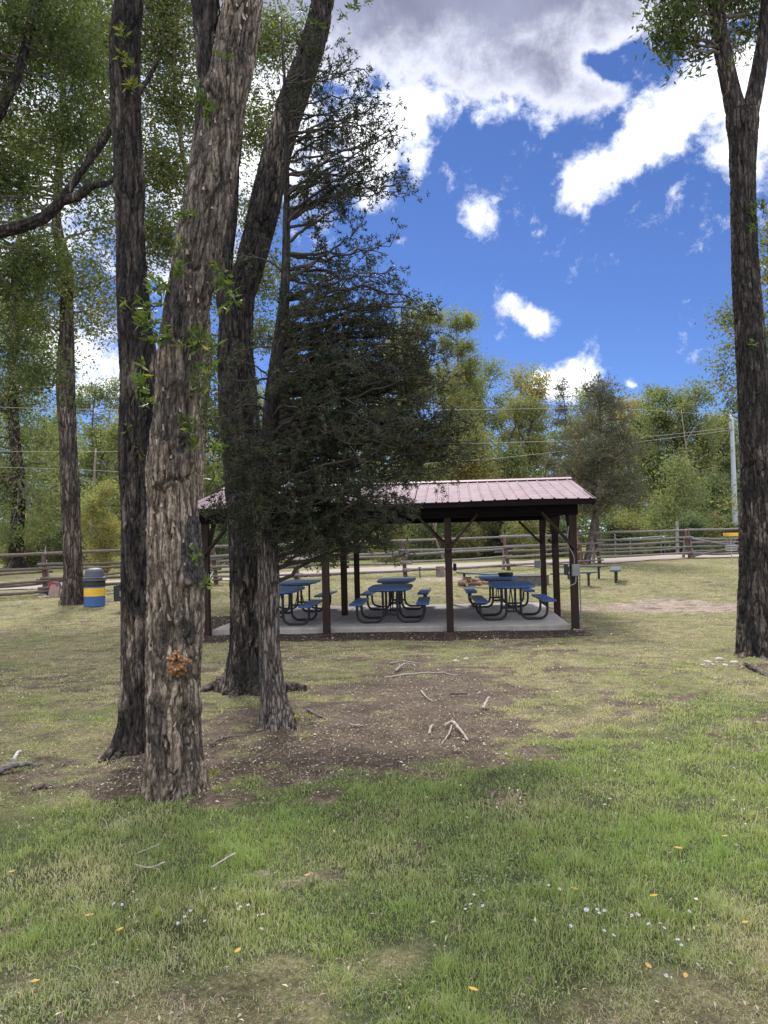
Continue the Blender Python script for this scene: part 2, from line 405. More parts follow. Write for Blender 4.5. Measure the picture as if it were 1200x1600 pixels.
TWIG = simple('twig_brown', (.075, .06, .052), (.03, .025, .023), .9, 20)

# ------------------------------------------------------------------ ground
_e5 = math.radians(5)
A0 = np.array([3.755, 15.76, 0]); EU = np.array([-math.cos(_e5), math.sin(_e5), 0]); EV = np.array([math.sin(_e5), math.cos(_e5), 0])
SL, SD = 7.5, 5.3
SLZ = -.256
def B(u, v, z): return A0 + EU*u + EV*v + np.array([0, 0, z])
def ell(x, y, cx, cy, rx, ry, p=1.0):
    return np.exp(-(((x-cx)/rx)**2+((y-cy)/ry)**2)**p)
def masks(x, y):
    x = np.asarray(x, float); y = np.asarray(y, float)
    n1 = fbm(x*.8, y*.8, octaves=4, seed=11)-.5; n2 = fbm(x*2.7+9, y*2.7, octaves=4, seed=23)-.5
    bu = (x-A0[0])*EU[0]+(y-A0[1])*EU[1]; bv = (x-A0[0])*EV[0]+(y-A0[1])*EV[1]
    dirt = .26*smooth(y, 5.0, 7.5)*(1-smooth(y, 24, 36)) + .25*ell(x, y, .1, 7.6, 2.3, 3.0) + .4*ell(x, y, -1.2, 5.6, 1.6, 1.0) + 1.1*ell(x, y, .30, 7.0, .80, 1.35) + .7*ell(x, y, .45, 8.9, .75, 1.3) + .85*ell(x, y, -.5, 5.95, .9, .5) + 1.0*ell(x, y, -1.45, 5.35, .7, .55) + .5*ell(x, y, -.95, 7.0, .8, .9)
    dirt += .8*ell(x, y, .9, 6.3, .8, .5) + .5*ell(x, y, .6, 10.5, 1.2, 1.6) + .5*ell(x, y, -2.5, 12.5, 1.8, 1.2) + .8*ell(x, y, 4.75, 9.6, .55, .55) + .35*ell(x, y, 3.2, 12.2, 1.6, .8)
    dirt -= .30*(1-smooth(y, 4.3, 5.6))*(1-ell(x, y, -1.45, 5.35, .9, .7))
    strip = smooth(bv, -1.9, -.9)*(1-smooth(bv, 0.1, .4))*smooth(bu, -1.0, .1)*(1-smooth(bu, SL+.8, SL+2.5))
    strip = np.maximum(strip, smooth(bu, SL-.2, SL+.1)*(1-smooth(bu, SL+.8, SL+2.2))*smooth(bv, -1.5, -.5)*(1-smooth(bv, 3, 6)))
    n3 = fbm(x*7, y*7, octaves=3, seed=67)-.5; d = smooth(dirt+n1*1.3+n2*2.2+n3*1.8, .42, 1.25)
    dark = smooth(strip+n1*.5+n2*.4, .4, .8)  # bare dirt by the slab, shelter's cast shadow painted into its tone
    yw = y+n1*2.6+n2*1.2; wedge = smooth(yw, 2.6, 3.7)*(1-smooth(yw, 4.5+.22*x, 6.2+.25*x))
    lush = wedge*1.0 + .9*ell(x, y, 3.4, 6.6, 1.3, 1.8) + .6*ell(x, y, -3.0, 7.5, .8, .5) + .35*ell(x, y, 4.5, 9, 2, .9) + .25*ell(x, y, -.6, 9.4, .8, .5) + .5*ell(x,y,1.0,2.9,.7,.5)
    lush = np.clip(lush + n1*.9+n2*.35, 0, 1)*(1-np.clip(d*1.1, 0, 1))
    grav = 1.15*ell(x, y, 7.0, 20.0, 3.6, 2.6) + .9*ell(x, y, 2.5, 29, 3.0, 1.6) + .5*ell(x, y, -7, 17.5, 3.5, 1.2) + .45*ell(x, y, 11, 27, 4, 1.6)
    grav = smooth(grav+n1*1.3+n2*1.4, .4, 1.1)
    beyond = smooth(y, 36, 44)
    return d, dark, lush, grav, beyond, n1, n2
def build_ground():
    ys = np.concatenate([np.arange(-14, 1.5, .35), np.arange(1.5, 9, .032), 9*np.exp(np.arange(0, math.log(600/9.), .0042))])
    cols = 360; s = np.linspace(-1, 1, cols); s = np.sign(s)*(np.abs(s)**1.35)
    wdt = 9+np.abs(ys)*1.35
    X = s[None, :]*wdt[:, None]; Y = np.repeat(ys[:, None], cols, 1)
    Z = gz(X, Y)
    near = Y < 12
    Z = Z + np.where(near, (fbm(X*7, Y*7, octaves=3, seed=31)-.5)*.028, (fbm(X*3, Y*3, octaves=2, seed=31)-.5)*.03)
    bu = (X-A0[0])*EU[0]+(Y-A0[1])*EU[1]; bv = (X-A0[0])*EV[0]+(Y-A0[1])*EV[1]
    under = (bu > -.3) & (bu < SL+.3) & (bv > -.3) & (bv < SD+.3)
    Z = np.where(under, np.minimum(Z, SLZ-.10), Z)
    d, dark, lush, grav, bey, n1, n2 = masks(X, Y)
    m = len(ys)
    i = np.arange(m-1)[:, None]; k = np.arange(cols-1)[None, :]
    f = np.stack([i*cols+k, i*cols+k+1, (i+1)*cols+k+1, (i+1)*cols+k], -1).reshape(-1, 4)
    M, t, p, o = mat('ground_turf')
    fi = tnoise(t, 38, 7, .7); md_ = tnoise(t, 5, 6, .65); vf = tnoise(t, 160, 4, .7); bg_ = tnoise(t, .7, 5, .6)
    dry = ramp(t, fi, [(.28, (.075, .062, .038)), (.5, (.20, .175, .10)), (.72, (.37, .33, .20))])
    dry = mixc(t, ramp(t, bg_, [(.38, (0, 0, 0)), (.64, (1, 1, 1))]), dry, ramp(t, fi, [(.3, (.06, .07, .028)), (.7, (.23, .235, .105))]))
    dry = mixc(t, ramp(t, md_, [(.50, (0, 0, 0)), (.70, (.75, .75, .75))]), dry, ramp(t, fi, [(.3, (.07, .052, .042)), (.7, (.24, .19, .155))]))
    gr = ramp(t, fi, [(.3, (.03, .038, .018)), (.55, (.085, .10, .045)), (.8, (.17, .185, .085))])
    dt = ramp(t, fi, [(.3, (.05, .038, .03)), (.55, (.135, .105, .082)), (.78, (.28, .23, .185))])
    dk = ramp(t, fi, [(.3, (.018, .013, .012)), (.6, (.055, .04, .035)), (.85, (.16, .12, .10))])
    gv = ramp(t, fi, [(.3, (.17, .135, .115)), (.6, (.32, .26, .23)), (.8, (.47, .40, .36))])
    by = ramp(t, fi, [(.3, (.06, .07, .022)), (.6, (.17, .19, .06)), (.8, (.28, .26, .10))])
    c = mixc(t, attr(t, 'beyond'), dry, by)
    def rag(name, k=1.6):
        a = t.nodes.new('ShaderNodeMath'); a.operation = 'MULTIPLY_ADD'; t.links.new(fi, a.inputs[0]); a.inputs[1].default_value = k; t.links.new(attr(t, name), a.inputs[2])
        a2 = t.nodes.new('ShaderNodeMath'); a2.operation = 'MULTIPLY_ADD'; t.links.new(md_, a2.inputs[0]); a2.inputs[1].default_value = k; t.links.new(a.outputs[0], a2.inputs[2])
        r = t.nodes.new('ShaderNodeMapRange'); t.links.new(a2.outputs[0], r.inputs['Value']); r.inputs['From Min'].default_value = .25+k; r.inputs['From Max'].default_value = .75+k; return r.outputs['Result']
    c = mixc(t, rag('lush', .8), c, gr); c = mixc(t, rag('gravel'), c, gv)
    c = mixc(t, rag('dirt'), c, dt); c = mixc(t, rag('shaded_dirt', .8), c, dk)
    far_ = tnoise(t, 2.6, 9, .78); c = mixc(t, .75, c, ramp(t, far_, [(.36, (.45, .43, .42)), (.5, (.95, .95, .95)), (.64, (1.5, 1.5, 1.45))]), 'MULTIPLY'); c = mixc(t, .7, c, ramp(t, vf, [(.34, (.35, .34, .33)), (.5, (.95, .95, .95)), (.66, (1.7, 1.66, 1.6))]), 'MULTIPLY')
    t.links.new(c, p.inputs['Base Color']); p.inputs['Roughness'].default_value = .95; p.inputs['Specular IOR Level'].default_value = .15
    bump(t, p, fi, 1.0, .03)
    me = np_mesh('ground', np.stack([X, Y, Z], -1).reshape(-1, 3), [f], M, smooth_=True,
                 attrs=dict(dirt=d.ravel(), shaded_dirt=dark.ravel(), lush=lush.ravel(), gravel=grav.ravel(), beyond=bey.ravel()))
    tag(link('ground', me), 'park lawn of green and dry grass with bare dirt patches', kind='structure')
build_ground()

def build_road():
    lo = [(-400, 931), (0, 922), (200, 914), (330, 908), (460, 903), (560, 897), (700, 890), (850, 884), (950, 880), (1070, 873.5), (1160, 871), (1400, 866)]
    hi = [(-400, 922), (0, 915), (200, 907), (330, 901), (460, 894.5), (560, 888), (700, 882), (850, 876), (950, 871.5), (1070, 867), (1160, 865), (1400, 860)]
    a = spline([G(*q) for q in lo], 160); b = spline([G(*q) for q in hi], 160)
    V = []
    for k in range(7):
        q = a*(1-k/6)+b*k/6; q = q.copy()
        if k in (0, 6): q[:, 1] += (vnoise(q[:, 0]*1.3, q[:, 1]*0, seed=5)-.5)*.8
        q[:, 2] = gz(q[:, 0], q[:, 1])+.03; V.append(q)
    V = np.array(V); i = np.arange(6)[:, None]; k = np.arange(159)[None, :]
    f = np.stack([i*160+k, i*160+k+1, (i+1)*160+k+1, (i+1)*160+k], -1).reshape(-1, 4)
    m = simple('pink_gravel', (.31, .265, .235), (.21, .18, .16), .95, 9, None, .4, coord='Object')
    tag(link('gravel_road', np_mesh('gravel_road', V.reshape(-1, 3), [f], m, smooth_=True)), 'pale pinkish gravel road beyond the rail fence', kind='structure')
build_road()

# ------------------------------------------------------------------ shelter
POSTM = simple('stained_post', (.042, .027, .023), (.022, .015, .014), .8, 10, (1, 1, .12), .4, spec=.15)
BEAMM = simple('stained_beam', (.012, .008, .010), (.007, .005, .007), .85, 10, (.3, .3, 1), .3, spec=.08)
ROOFM = simple('mauve_roof_metal', (.29, .222, .245), (.19, .138, .155), .7, 4.0, None, .05, spec=.15)
CONC = simple('concrete', (.36, .335, .315), (.25, .232, .22), .9, 5, None, .35, detail=9)
BOXM = simple('grey_box_paint', (.20, .21, .23), (.14, .15, .165), .5, 6, None, 0)
BLACKM = simple('black_box', (.02, .02, .022), (.012, .012, .013), .6, 6, None, 0)
def build_shelter():
    base = B(SL/2, SD/2, -.36)
    t = empty('picnic_shelter', base, 'open picnic shelter with pinkish metal roof and dark brown posts on a concrete slab', 'shelter')
    # slab
    m = MB()
    def prism(u0, u1, v0, v1, z0, z1, mb, inset=0.0):
        v = [B(u0, v0, z0), B(u1, v0, z0), B(u1, v1, z0), B(u0, v1, z0), B(u0+inset, v0+inset, z1), B(u1-inset, v0+inset, z1), B(u1-inset, v1-inset, z1), B(u0+inset, v1-inset, z1)]
        f = [(0,1,2,3),(7,6,5,4),(4,5,1,0),(5,6,2,1),(6,7,3,2),(7,4,0,3)]; mb.add(v, f)
    for ua, ub in ((0, 2.42), (2.432, 5.03), (5.042, SL)):
        prism(ua, ub, 0, SD, SLZ-.22, SLZ-.012, m); prism(ua, ub, 0, SD, SLZ-.012, SLZ, m, .012)
    m.build('concrete_slab', CONC, t)
    BZ0, BZ1 = 1.985, 2.245
    us = [-.085, 2.45, 5.02, SL+.085]
    def ztop(v): return BZ0
    def box(part, mt, u0, u1, v0, v1, z0, z1):
        c = B((u0+u1)/2, (v0+v1)/2, (z0+z1)/2); mb = MB(); mb.box(c, abs(u1-u0), abs(v1-v0), z1-z0, rz=-_e5, bev=.006); return mb.build(part, mt, t)
    vr = [-.085, 2.62, SD-.12]
    for iv, v in enumerate(vr):
        for iu, u in enumerate(us):
            z0 = -.42 if (v < 0 or u < 0 or u > SL) else SLZ
            p = box('post', POSTM, u-.072, u+.072, v-.072, v+.072, z0, BZ0-.002 if iv != 1 else 2.36)
    for v in (vr[0], vr[2]):
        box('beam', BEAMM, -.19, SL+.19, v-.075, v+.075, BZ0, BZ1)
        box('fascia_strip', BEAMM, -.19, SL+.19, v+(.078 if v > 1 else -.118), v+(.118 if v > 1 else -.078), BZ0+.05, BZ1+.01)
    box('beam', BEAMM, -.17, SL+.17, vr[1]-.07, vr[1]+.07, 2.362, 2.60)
    # tie beams and trusses across
    rid = .60; half = SD/2+.52
    def zr(v): return 2.30 + (half-abs(v-SD/2))/half*rid
    for u in us:
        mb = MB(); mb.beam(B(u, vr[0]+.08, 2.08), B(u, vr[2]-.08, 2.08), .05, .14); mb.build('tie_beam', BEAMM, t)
    k = 0; nr = 14
    for k in range(nr):
        u = -.45+(SL+.9)*k/(nr-1)
        mb = MB()
        for s in (-1, 1):
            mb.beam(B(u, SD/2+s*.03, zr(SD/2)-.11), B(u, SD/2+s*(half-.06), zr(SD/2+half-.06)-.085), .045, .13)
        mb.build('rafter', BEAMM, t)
    # braces
    for v in (vr[0], vr[2]):
        for iu, u in enumerate(us):
            sgn = [s for s in (-1, 1) if 0 < u+s*1.2 < SL or (0 <= iu+s < 4)]
            for s in sgn:
                off = -.09 if v < 1 else .0
                off += .004*s
                mb = MB(); mb.beam(B(u-s*.02, v+off, 1.30), B(u+s*.62, v+off, BZ0+.06 if off < -.05 else BZ0-.02), .05, .15, up=EV); mb.build('brace', POSTM, t)
    for u in (us[0], us[3]):
        for v, s in ((vr[0], 1), (vr[1], 1), (vr[1], -1), (vr[2], -1)):
            mb = MB(); mb.beam(B(u, v+s*.05, 1.36), B(u, v+s*.6, 2.0), .045, .10, up=EU); mb.build('brace', POSTM, t)
    # roof: ribbed metal, near and far slope
    U0, U1 = -.5, SL+.5; pitch = .235
    for s in (-1, 1):
        us_ = []; zs = []
        n = int((U1-U0)/pitch)
        u = U0
        prof = [(0, .0), (.085, 0), (.10, .022), (.118, .022), (.133, 0)]
        while u < U1-.01:
            for du, h in prof:
                if u+du < U1: us_.append(u+du); zs.append(h)
            u += pitch
        us_.append(U1); zs.append(0)
        us_ = np.array(us_); zs = np.array(zs)
        V = []; nv = 9
        for j in range(nv):
            q = j/(nv-1); v = SD/2+s*half*q; zz = zr(v)
            for uu, h in zip(us_, zs): V.append(B(uu, v, zz+h+.012*math.sin(uu*1.7)*q))
        n_ = len(us_)
        V = np.array(V); f = [(j*n_+i, j*n_+i+1, (j+1)*n_+i+1, (j+1)*n_+i) for j in range(nv-1) for i in range(n_-1)]
        V2 = V-np.array([0, 0, .006]); f2 = [tuple(reversed([a+len(V) for a in q])) for q in f]
        me = np_mesh('roof_panel', np.vstack([V, V2]), f+f2, ROOFM); link('roof_panel', me, t)
        mb = MB(); mb.beam(B(U0+.01, SD/2+s*(half-.035), zr(SD/2+half)-.062), B(U1-.01, SD/2+s*(half-.035), zr(SD/2+half)-.062), .04, .115); mb.build('eave_board', BEAMM, t)
        for uu in (U0+.03, U1-.03):
            mb = MB(); mb.beam(B(uu, SD/2+s*.01, zr(SD/2)-.075), B(uu, SD/2+s*(half-.06), zr(SD/2+half-.06)-.07), .04, .13); mb.build('barge_board', BEAMM, t)
    V = []
    for uu in np.linspace(U0-.01, U1+.01, 30):
        for dv, dz in ((-.17, -.012), (-.16, -.008), (0, .036), (.16, -.008), (.17, -.012)): V.append(B(uu, SD/2+dv, zr(SD/2)+dz+.02))
    f = [(i*5+j, i*5+j+1, (i+1)*5+j+1, (i+1)*5+j) for i in range(29) for j in range(4)]
    link('ridge_cap', np_mesh('ridge_cap', V, f, simple('ridge_metal', (.36, .26, .28), (.31, .225, .24), .45, 3, None, 0)), t)
    # electric boxes, conduit
    mb = MB(); mb.box(B(us[0]-.02, vr[0]-.12, .86), .15, .09, .24, rz=-_e5, bev=.008); mb.build('electric_box', BOXM, t)
    mb = MB(); mb.box(B(us[0]+.16, vr[0]-.03, .87), .07, .11, .22, rz=-_e5, bev=.008); mb.build('outlet_box', BLACKM, t)
    mb = MB(); mb.tube([B(us[0]-.105, vr[0]-.06, -.36), B(us[0]-.105, vr[0]-.06, .8)], .014, 6)
    mb.tube(spline([B(us[0]-.0, vr[0]-.10, .98), B(us[0]+.01, vr[0]-.12, 1.15), B(us[0]+.12, vr[0]-.10, 1.4), B(us[0]+.09, vr[0]-.1, 1.75)], 12), .012, 6)
    mb.tube(spline([B(us[0]-.02, vr[0]-.13, .74), B(us[0]+.0, vr[0]-.14, .6), B(us[0]+.1, vr[0]-.12, .55)], 8), .014, 6)
    mb.build('conduit', simple('galvanised', (.20, .205, .215), (.15, .155, .16), .45, 8, None, 0), t)
    mb = MB(); mb.box(B(us[0]+.16, vr[2]-.10, .80), .17, .08, .2, rz=-_e5, bev=.008); mb.build('electric_box', BOXM, t)
    mb = MB(); mb.box(B(us[1]-.14, vr[2]-.1, .76), .09, .1, .2, rz=-_e5, bev=.008); mb.build('outlet_box', BLACKM, t)
build_shelter()

# ------------------------------------------------------------------ picnic tables
BLUE = simple('blue_plastisol', (.03, .10, .36), (.02, .065, .27), .35, 40, None, .15)
BLUETOP = None
def blue_top():
    m, t, p, o = mat('blue_perforated_top')
    tc = t.nodes.new('ShaderNodeTexCoord'); v = nn(t, 'ShaderNodeTexVoronoi', Scale=42.0, Randomness=0.0); t.links.new(tc.outputs['Object'], v.inputs['Vector'])
    nz = tnoise(t, 3, 4)
    t.links.new(mixc(t, .5, ramp(t, v.outputs['Distance'], [(.25, (.010, .022, .075)), (.42, (.045, .115, .34))]), ramp(t, nz, [(.3, (.025, .07, .25)), (.7, (.055, .125, .34))])), p.inputs['Base Color'])
    p.inputs['Roughness'].default_value = .33; return m
BLUETOP = blue_top()
BTUBE = simple('black_tube', (.012, .013, .018), (.008, .008, .01), .35, 30, None, 0)
def outline_slab(mb, pts, z0, z1, bev=.012):
    P = np.array(pts, float); n = len(P); c = P.mean(0)
    def ring(s, z): q = c+(P-c)*s; return [(a, b, z) for a, b in q]
    sc_ = 1-bev/np.abs(P-c).max()*1.2
    V = ring(sc_, z0)+ring(1, z0+bev)+ring(1, z1-bev)+ring(sc_, z1)
    f = []
    for j in range(3):
        for k in range(n): f.append((j*n+k, j*n+(k+1)%n, (j+1)*n+(k+1)%n, (j+1)*n+k))
    f.append(tuple(reversed(range(n)))); f.append(tuple(3*n+k for k in range(n)))
    mb.add(V, f)
def make_table():
    t = empty('picnic_table', (0, 0, 0), 'x', 'picnic table', 'blue picnic tables under the shelter')
    mb = MB(); hw, hl = .475, .93
    pts = [(-hw+.2, -hl), (hw-.2, -hl), (hw-.05, -hl+.16), (hw, -hl+.45), (hw, hl-.45), (hw-.05, hl-.16), (hw-.2, hl), (-hw+.2, hl), (-hw+.05, hl-.16), (-hw, hl-.45), (-hw, -hl+.45), (-hw+.05, -hl+.16)]
    outline_slab(mb, pts, .725, .775); mb.build('tabletop', BLUETOP, t, local=True)
    for s in (-1, 1):
        mb = MB(); w = .135
        outline_slab(mb, [(s*.72-w, -.86), (s*.72+w, -.86), (s*.72+w, .86), (s*.72-w, .86)], .415, .46, .01); mb.build('seat', BLUETOP, t, local=True)
        for y in (-.42, .50):
            mb = MB()
            P = [(s*.16, y, .72), (s*.16, y, .22), (s*.19, y, .10), (s*.28, y, .035), (s*.40, y, .03), (s*.56, y, .03), (s*.66, y, .06), (s*.72, y, .16), (s*.73, y, .41)]
            mb.tube(spline(P, 36), .028, 10); mb.build('leg_tube', BTUBE, t, smooth_=True, local=True)
    for y in (-.42, .5):
        mb = MB(); mb.box((0, y, .19), .33, .04, .05, bev=.005); mb.build('cross_bar', BTUBE, t, local=True)
        mb = MB(); mb.box((0, y, .70), .7, .05, .04, bev=.005); mb.build('top_bar', BTUBE, t, local=True)
    mb = MB(); mb.tube([(0, -.40, .22), (0, .04, .69)], .014, 6); mb.tube([(0, .48, .22), (0, .04, .69)], .014, 6)
    for s in (-1, 1): mb.tube([(s*.3, -.7, .715), (s*.3, .75, .715)], .016, 6)
    mb.build('diagonal_brace', BTUBE, t, local=True)
    return t
tproto = make_table()
def copy_tree(o, parent=None):
    c = o.copy(); COL.objects.link(c)
    if parent: c.parent = parent
    for ch in list(o.children): copy_tree(ch, c)
    return c
TP = [((437, 916), 17.25, 'front row blue table half hidden behind the grey juniper trunk'),
      ((611, 916), 17.25, 'front row blue table in the middle bay of the shelter'),
      ((798, 916), 17.25, 'front row blue table in the bay beside the post with the electric box'),
      ((467, 906), 20.2, 'back row blue table seen right behind the one at the juniper trunk'),
      ((620, 905), 20.2, 'back row blue table in the middle bay of the shelter'),
      ((777, 905), 20.2, 'back row blue table carrying a black grill pan')]
TPOS = []
for i, ((px, py), Y, lab) in enumerate(TP):
    o = tproto if i == 0 else copy_tree(tproto)
    w = W(px, py, Y); o.location = (w[0], Y, SLZ+.001); o.rotation_euler = (0, 0, -_e5+[.0, .01, .05, -.04, -.02, .03][i]); o['label'] = lab
    TPOS.append(o.location.copy())
mb = MB(); c = TPOS[5]
mb.lathe((c[0]+.24, c[1]+.1, SLZ+.778), [(.15, 0), (.19, .015), (.20, .09), (.185, .09), (.17, .03)], 16)
o = mb.build('grill_pan', BLACKM); tag(o, 'black pan standing on the back row table in the end bay', 'pan')

# ------------------------------------------------------------------ trash barrel
def build_barrel():
    p = G(148, 947); r = .30*p[1]/23
    s = r/.30
    t = empty('trash_barrel', p, 'blue trash barrel with yellow band and grey domed lid beside a tree', 'trash barrel')
    bl = simple('barrel_blue', (.04, .12, .33), (.03, .09, .26), .5, 8, None, .05); ye = simple('barrel_yellow', (.75, .47, .03), (.62, .38, .03), .5, 8, None, .05)
    gy = simple('lid_grey', (.085, .095, .12), (.065, .075, .095), .6, 8, None, .05)
    def lz(name, prof, m):
        mb = MB(); mb.lathe(p, [(a*s, b*s) for a, b in prof], 32); mb.build(name, m, t, smooth_=False)
    lz('drum', [(.295, 0), (.305, .02), (.30, .04), (.30, .27), (.307, .285), (.30, .30), (.30, .55), (.307, .56), (.30, .575), (.30, .68), (.29, .69), (.27, .69)], bl)
    lz('yellow_band', [(.303, .305), (.304, .31), (.304, .545), (.303, .55)], ye)
    lz('liner', [(.312, .60), (.318, .62), (.31, .74), (.28, .75)], BLACKM)
    lz('lid', [(.33, .755), (.34, .76), (.34, .80), (.315, .81), (.31, .83), (.335, .835), (.335, .85), (.275, .87), (.262, 1.04), (.23, 1.10), (.12, 1.135), (.0, 1.14)], gy)
build_barrel()

# ------------------------------------------------------------------ pedestal grill half behind the dark trunk
def build_grill():
    p = G(190, 955); Y = p[1]
    t = empty('pedestal_grill', p, 'black steel grill box on a post half hidden behind the dark trunk', 'grill')
    a = W(182, 915, Y); b = W(216, 938, Y); c = (a+b)/2
    mb = MB(); w = b[0]-a[0]; h = a[2]-b[2]
    mb.box(c+np.array([0, 0, -.0]), w, .42, .02); 
    mb2 = MB()
    mb2.box(c+np.array([0, .2, 0]), w, .02, h, bev=.004); mb2.box(c+np.array([-w/2, 0, 0]), .02, .42, h, bev=.004); mb2.box(c+np.array([w/2, 0, 0]), .02, .42, h, bev=.004)
    mb2.box(c+np.array([0, -.2, 0]), w+.02, .02, h, bev=.004); mb2.box(c+np.array([0, 0, -h/2+.02]), w, .4, .02)
    mb2.build('firebox', BLACKM, t)
    mb = MB(); mb.box(c+np.array([0, 0, h/2+.03]), w*.9, .4, .02); 
    for k in range(6): mb.tube([c+np.array([-w*.4+w*.16*k, -.26, h/2+.045]), c+np.array([-w*.4+w*.16*k, .2, h/2+.045])], .006, 5)
    mb.build('grate', BLACKM, t)
    mb = MB(); mb.tube([(c[0], c[1], p[2]-.05), (c[0], c[1], c[2]-h/2+.015)], .04, 10); mb.build('pedestal', BLACKM, t)
    wm = simple('grill_mark', (.7, .7, .7), None, .7, 5, None, 0)
    mb = MB(); x0 = c[0]-w*.22
    for k, (dx, dz, sx, sz) in enumerate([(0, .035, .012, .07), (.03, .035, .012, .07), (.015, .0, .04, .012), (0, -.05, .012, .06), (.035, -.05, .012, .06), (.018, -.075, .04, .012)]):
        mb.box((x0+dx, c[1]-.213, c[2]+dz), sx, .003, sz)
    mb.build('painted_mark', wm, t)
build_grill()

# ------------------------------------------------------------------ fence
RAILM = simple('weathered_rail', (.25, .225, .215), (.09, .08, .077), .9, 9, (1, 1, 6), .6)
RAILD = simple('brown_rail', (.19, .15, .135), (.08, .062, .056), .9, 9, (1, 1, 6), .6)
FPOST = simple('red_brown_log', (.15, .085, .065), (.07, .04, .034), .9, 9, (1, 1, .3), .6)
FPOSTG = simple('grey_log', (.40, .37, .35), (.2, .18, .17), .9, 9, (1, 1, .3), .6)
def fence(t, posts, seed, matsel, h=1.38, skip=()):
    rg = np.random.default_rng(seed)
    P = [np.array(p) for p in posts]
    for i, p in enumerate(P):
        d = (P[min(i+1, len(P)-1)]-P[max(i-1, 0)]); d[2] = 0; d /= np.linalg.norm(d); n = np.array([-d[1], d[0], 0])
        if n[1] > 0: n = -n
        mb = MB()
        mb.tube(spline([p+n*.16+d*.03+[0,0,-.12], p+n*.05+[0,0,h*.5], p-n*.10-d*.02+[0,0,h+.03]], 6), [.085, .085, .08, .08, .078, .075], 9, True, .1, seed+i); mb.build('fence_post', FPOST, t)
        mb = MB()
        mb.tube(spline([p-n*.50+d*.22+[0,0,-.12], p-n*.24+d*.10+[0,0,h*.4], p-n*.06+d*.02+[0,0,h*.86]], 6), [.08, .08, .075, .07, .07, .065], 9, True, .1, seed+i+50); mb.build('fence_brace', FPOSTG, t)
    for i in range(len(P)-1):
        a, b = P[i], P[i+1]; d = b-a; d[2] = 0; Ln = np.linalg.norm(d); d = d/Ln; n = np.array([-d[1], d[0], 0])
        if n[1] > 0: n = -n
        for k, (z, off) in enumerate([(h+.05, -.12), (h*.72, .17), (h*.60, -.40), (h*.42, .22), (h*.30, -.52), (h*.17, .27)]):
            if k == 4 and rg.random() < .3: continue
            z1 = z+rg.uniform(-.05, .05); z2 = z+rg.uniform(-.05, .05)
            if k in (0,): z1 = z2 = z+rg.uniform(-.01, .01)
            ea = rg.uniform(.12, .32); eb = rg.uniform(.12, .32)
            alt = (.05 if i % 2 else -.03) if k else 0
            s_ = a-d*ea+n*off+np.array([0, 0, z1+alt]); e_ = b+d*eb+n*off+np.array([0, 0, z2+alt])
            m_ = (s_+e_)/2+np.array([0, 0, rg.uniform(-.06, .02)])
            r0 = rg.uniform(.042, .062); q = spline([s_, (s_*.6+m_*.4)+rg.normal(0, .015, 3), m_, (e_*.6+m_*.4)+rg.normal(0, .015, 3), e_], 14)
            mb = MB(); mb.tube(q, np.linspace(r0*1.15, r0*.85, 14), 8, True, .12, seed*100+i*10+k)
            mb.build('rail', matsel(i), t)
def build_fences():
    pts = [G(70, 930)]
    f0 = G(-360, 960); pts = [G(-700, 985), f0, G(-130, 943), G(70, 930), G(205, 921.5), G(335, 913), G(461, 906), G(631, 901), G(791, 891), G(933, 880.5), G(1074, 872.5)]
    t = empty('rail_fence', G(461, 906), 'long weathered buck and rail fence running behind the shelter along the gravel road', 'rail fence')
    fence(t, pts, 7, lambda i: RAILD if i < 5 else RAILM)
    a = pts[-1]+np.array([.12, .1, 0])
    pr = [G(1080, 872.5)+np.array([0, .25, 0]), G(1172, 871.5), G(1260, 871), G(1400, 870.5), G(1600, 870)]
    t = empty('rail_fence', pr[0], 'grey rail fence with slanting rails behind the disc golf basket', 'rail fence')
    fence(t, pr, 19, lambda i: RAILM)
    mb = MB(); p, q = pr[0], pr[1]
    mb.tube(spline([p+[.0, -.3, 1.0], (p+q)/2+[0, -.32, .72], q+[0, -.3, .5]], 10), .05, 8, True, .1, 3); mb.build('rail', RAILM, t)
    mb = MB(); mb.tube(spline([p+[.1, -.36, .12], (p+q)/2+[0, -.35, .42], q+[0, -.36, .62]], 10), .045, 8, True, .1, 4); mb.build('rail', RAILM, t)
    return pts
FP = build_fences()
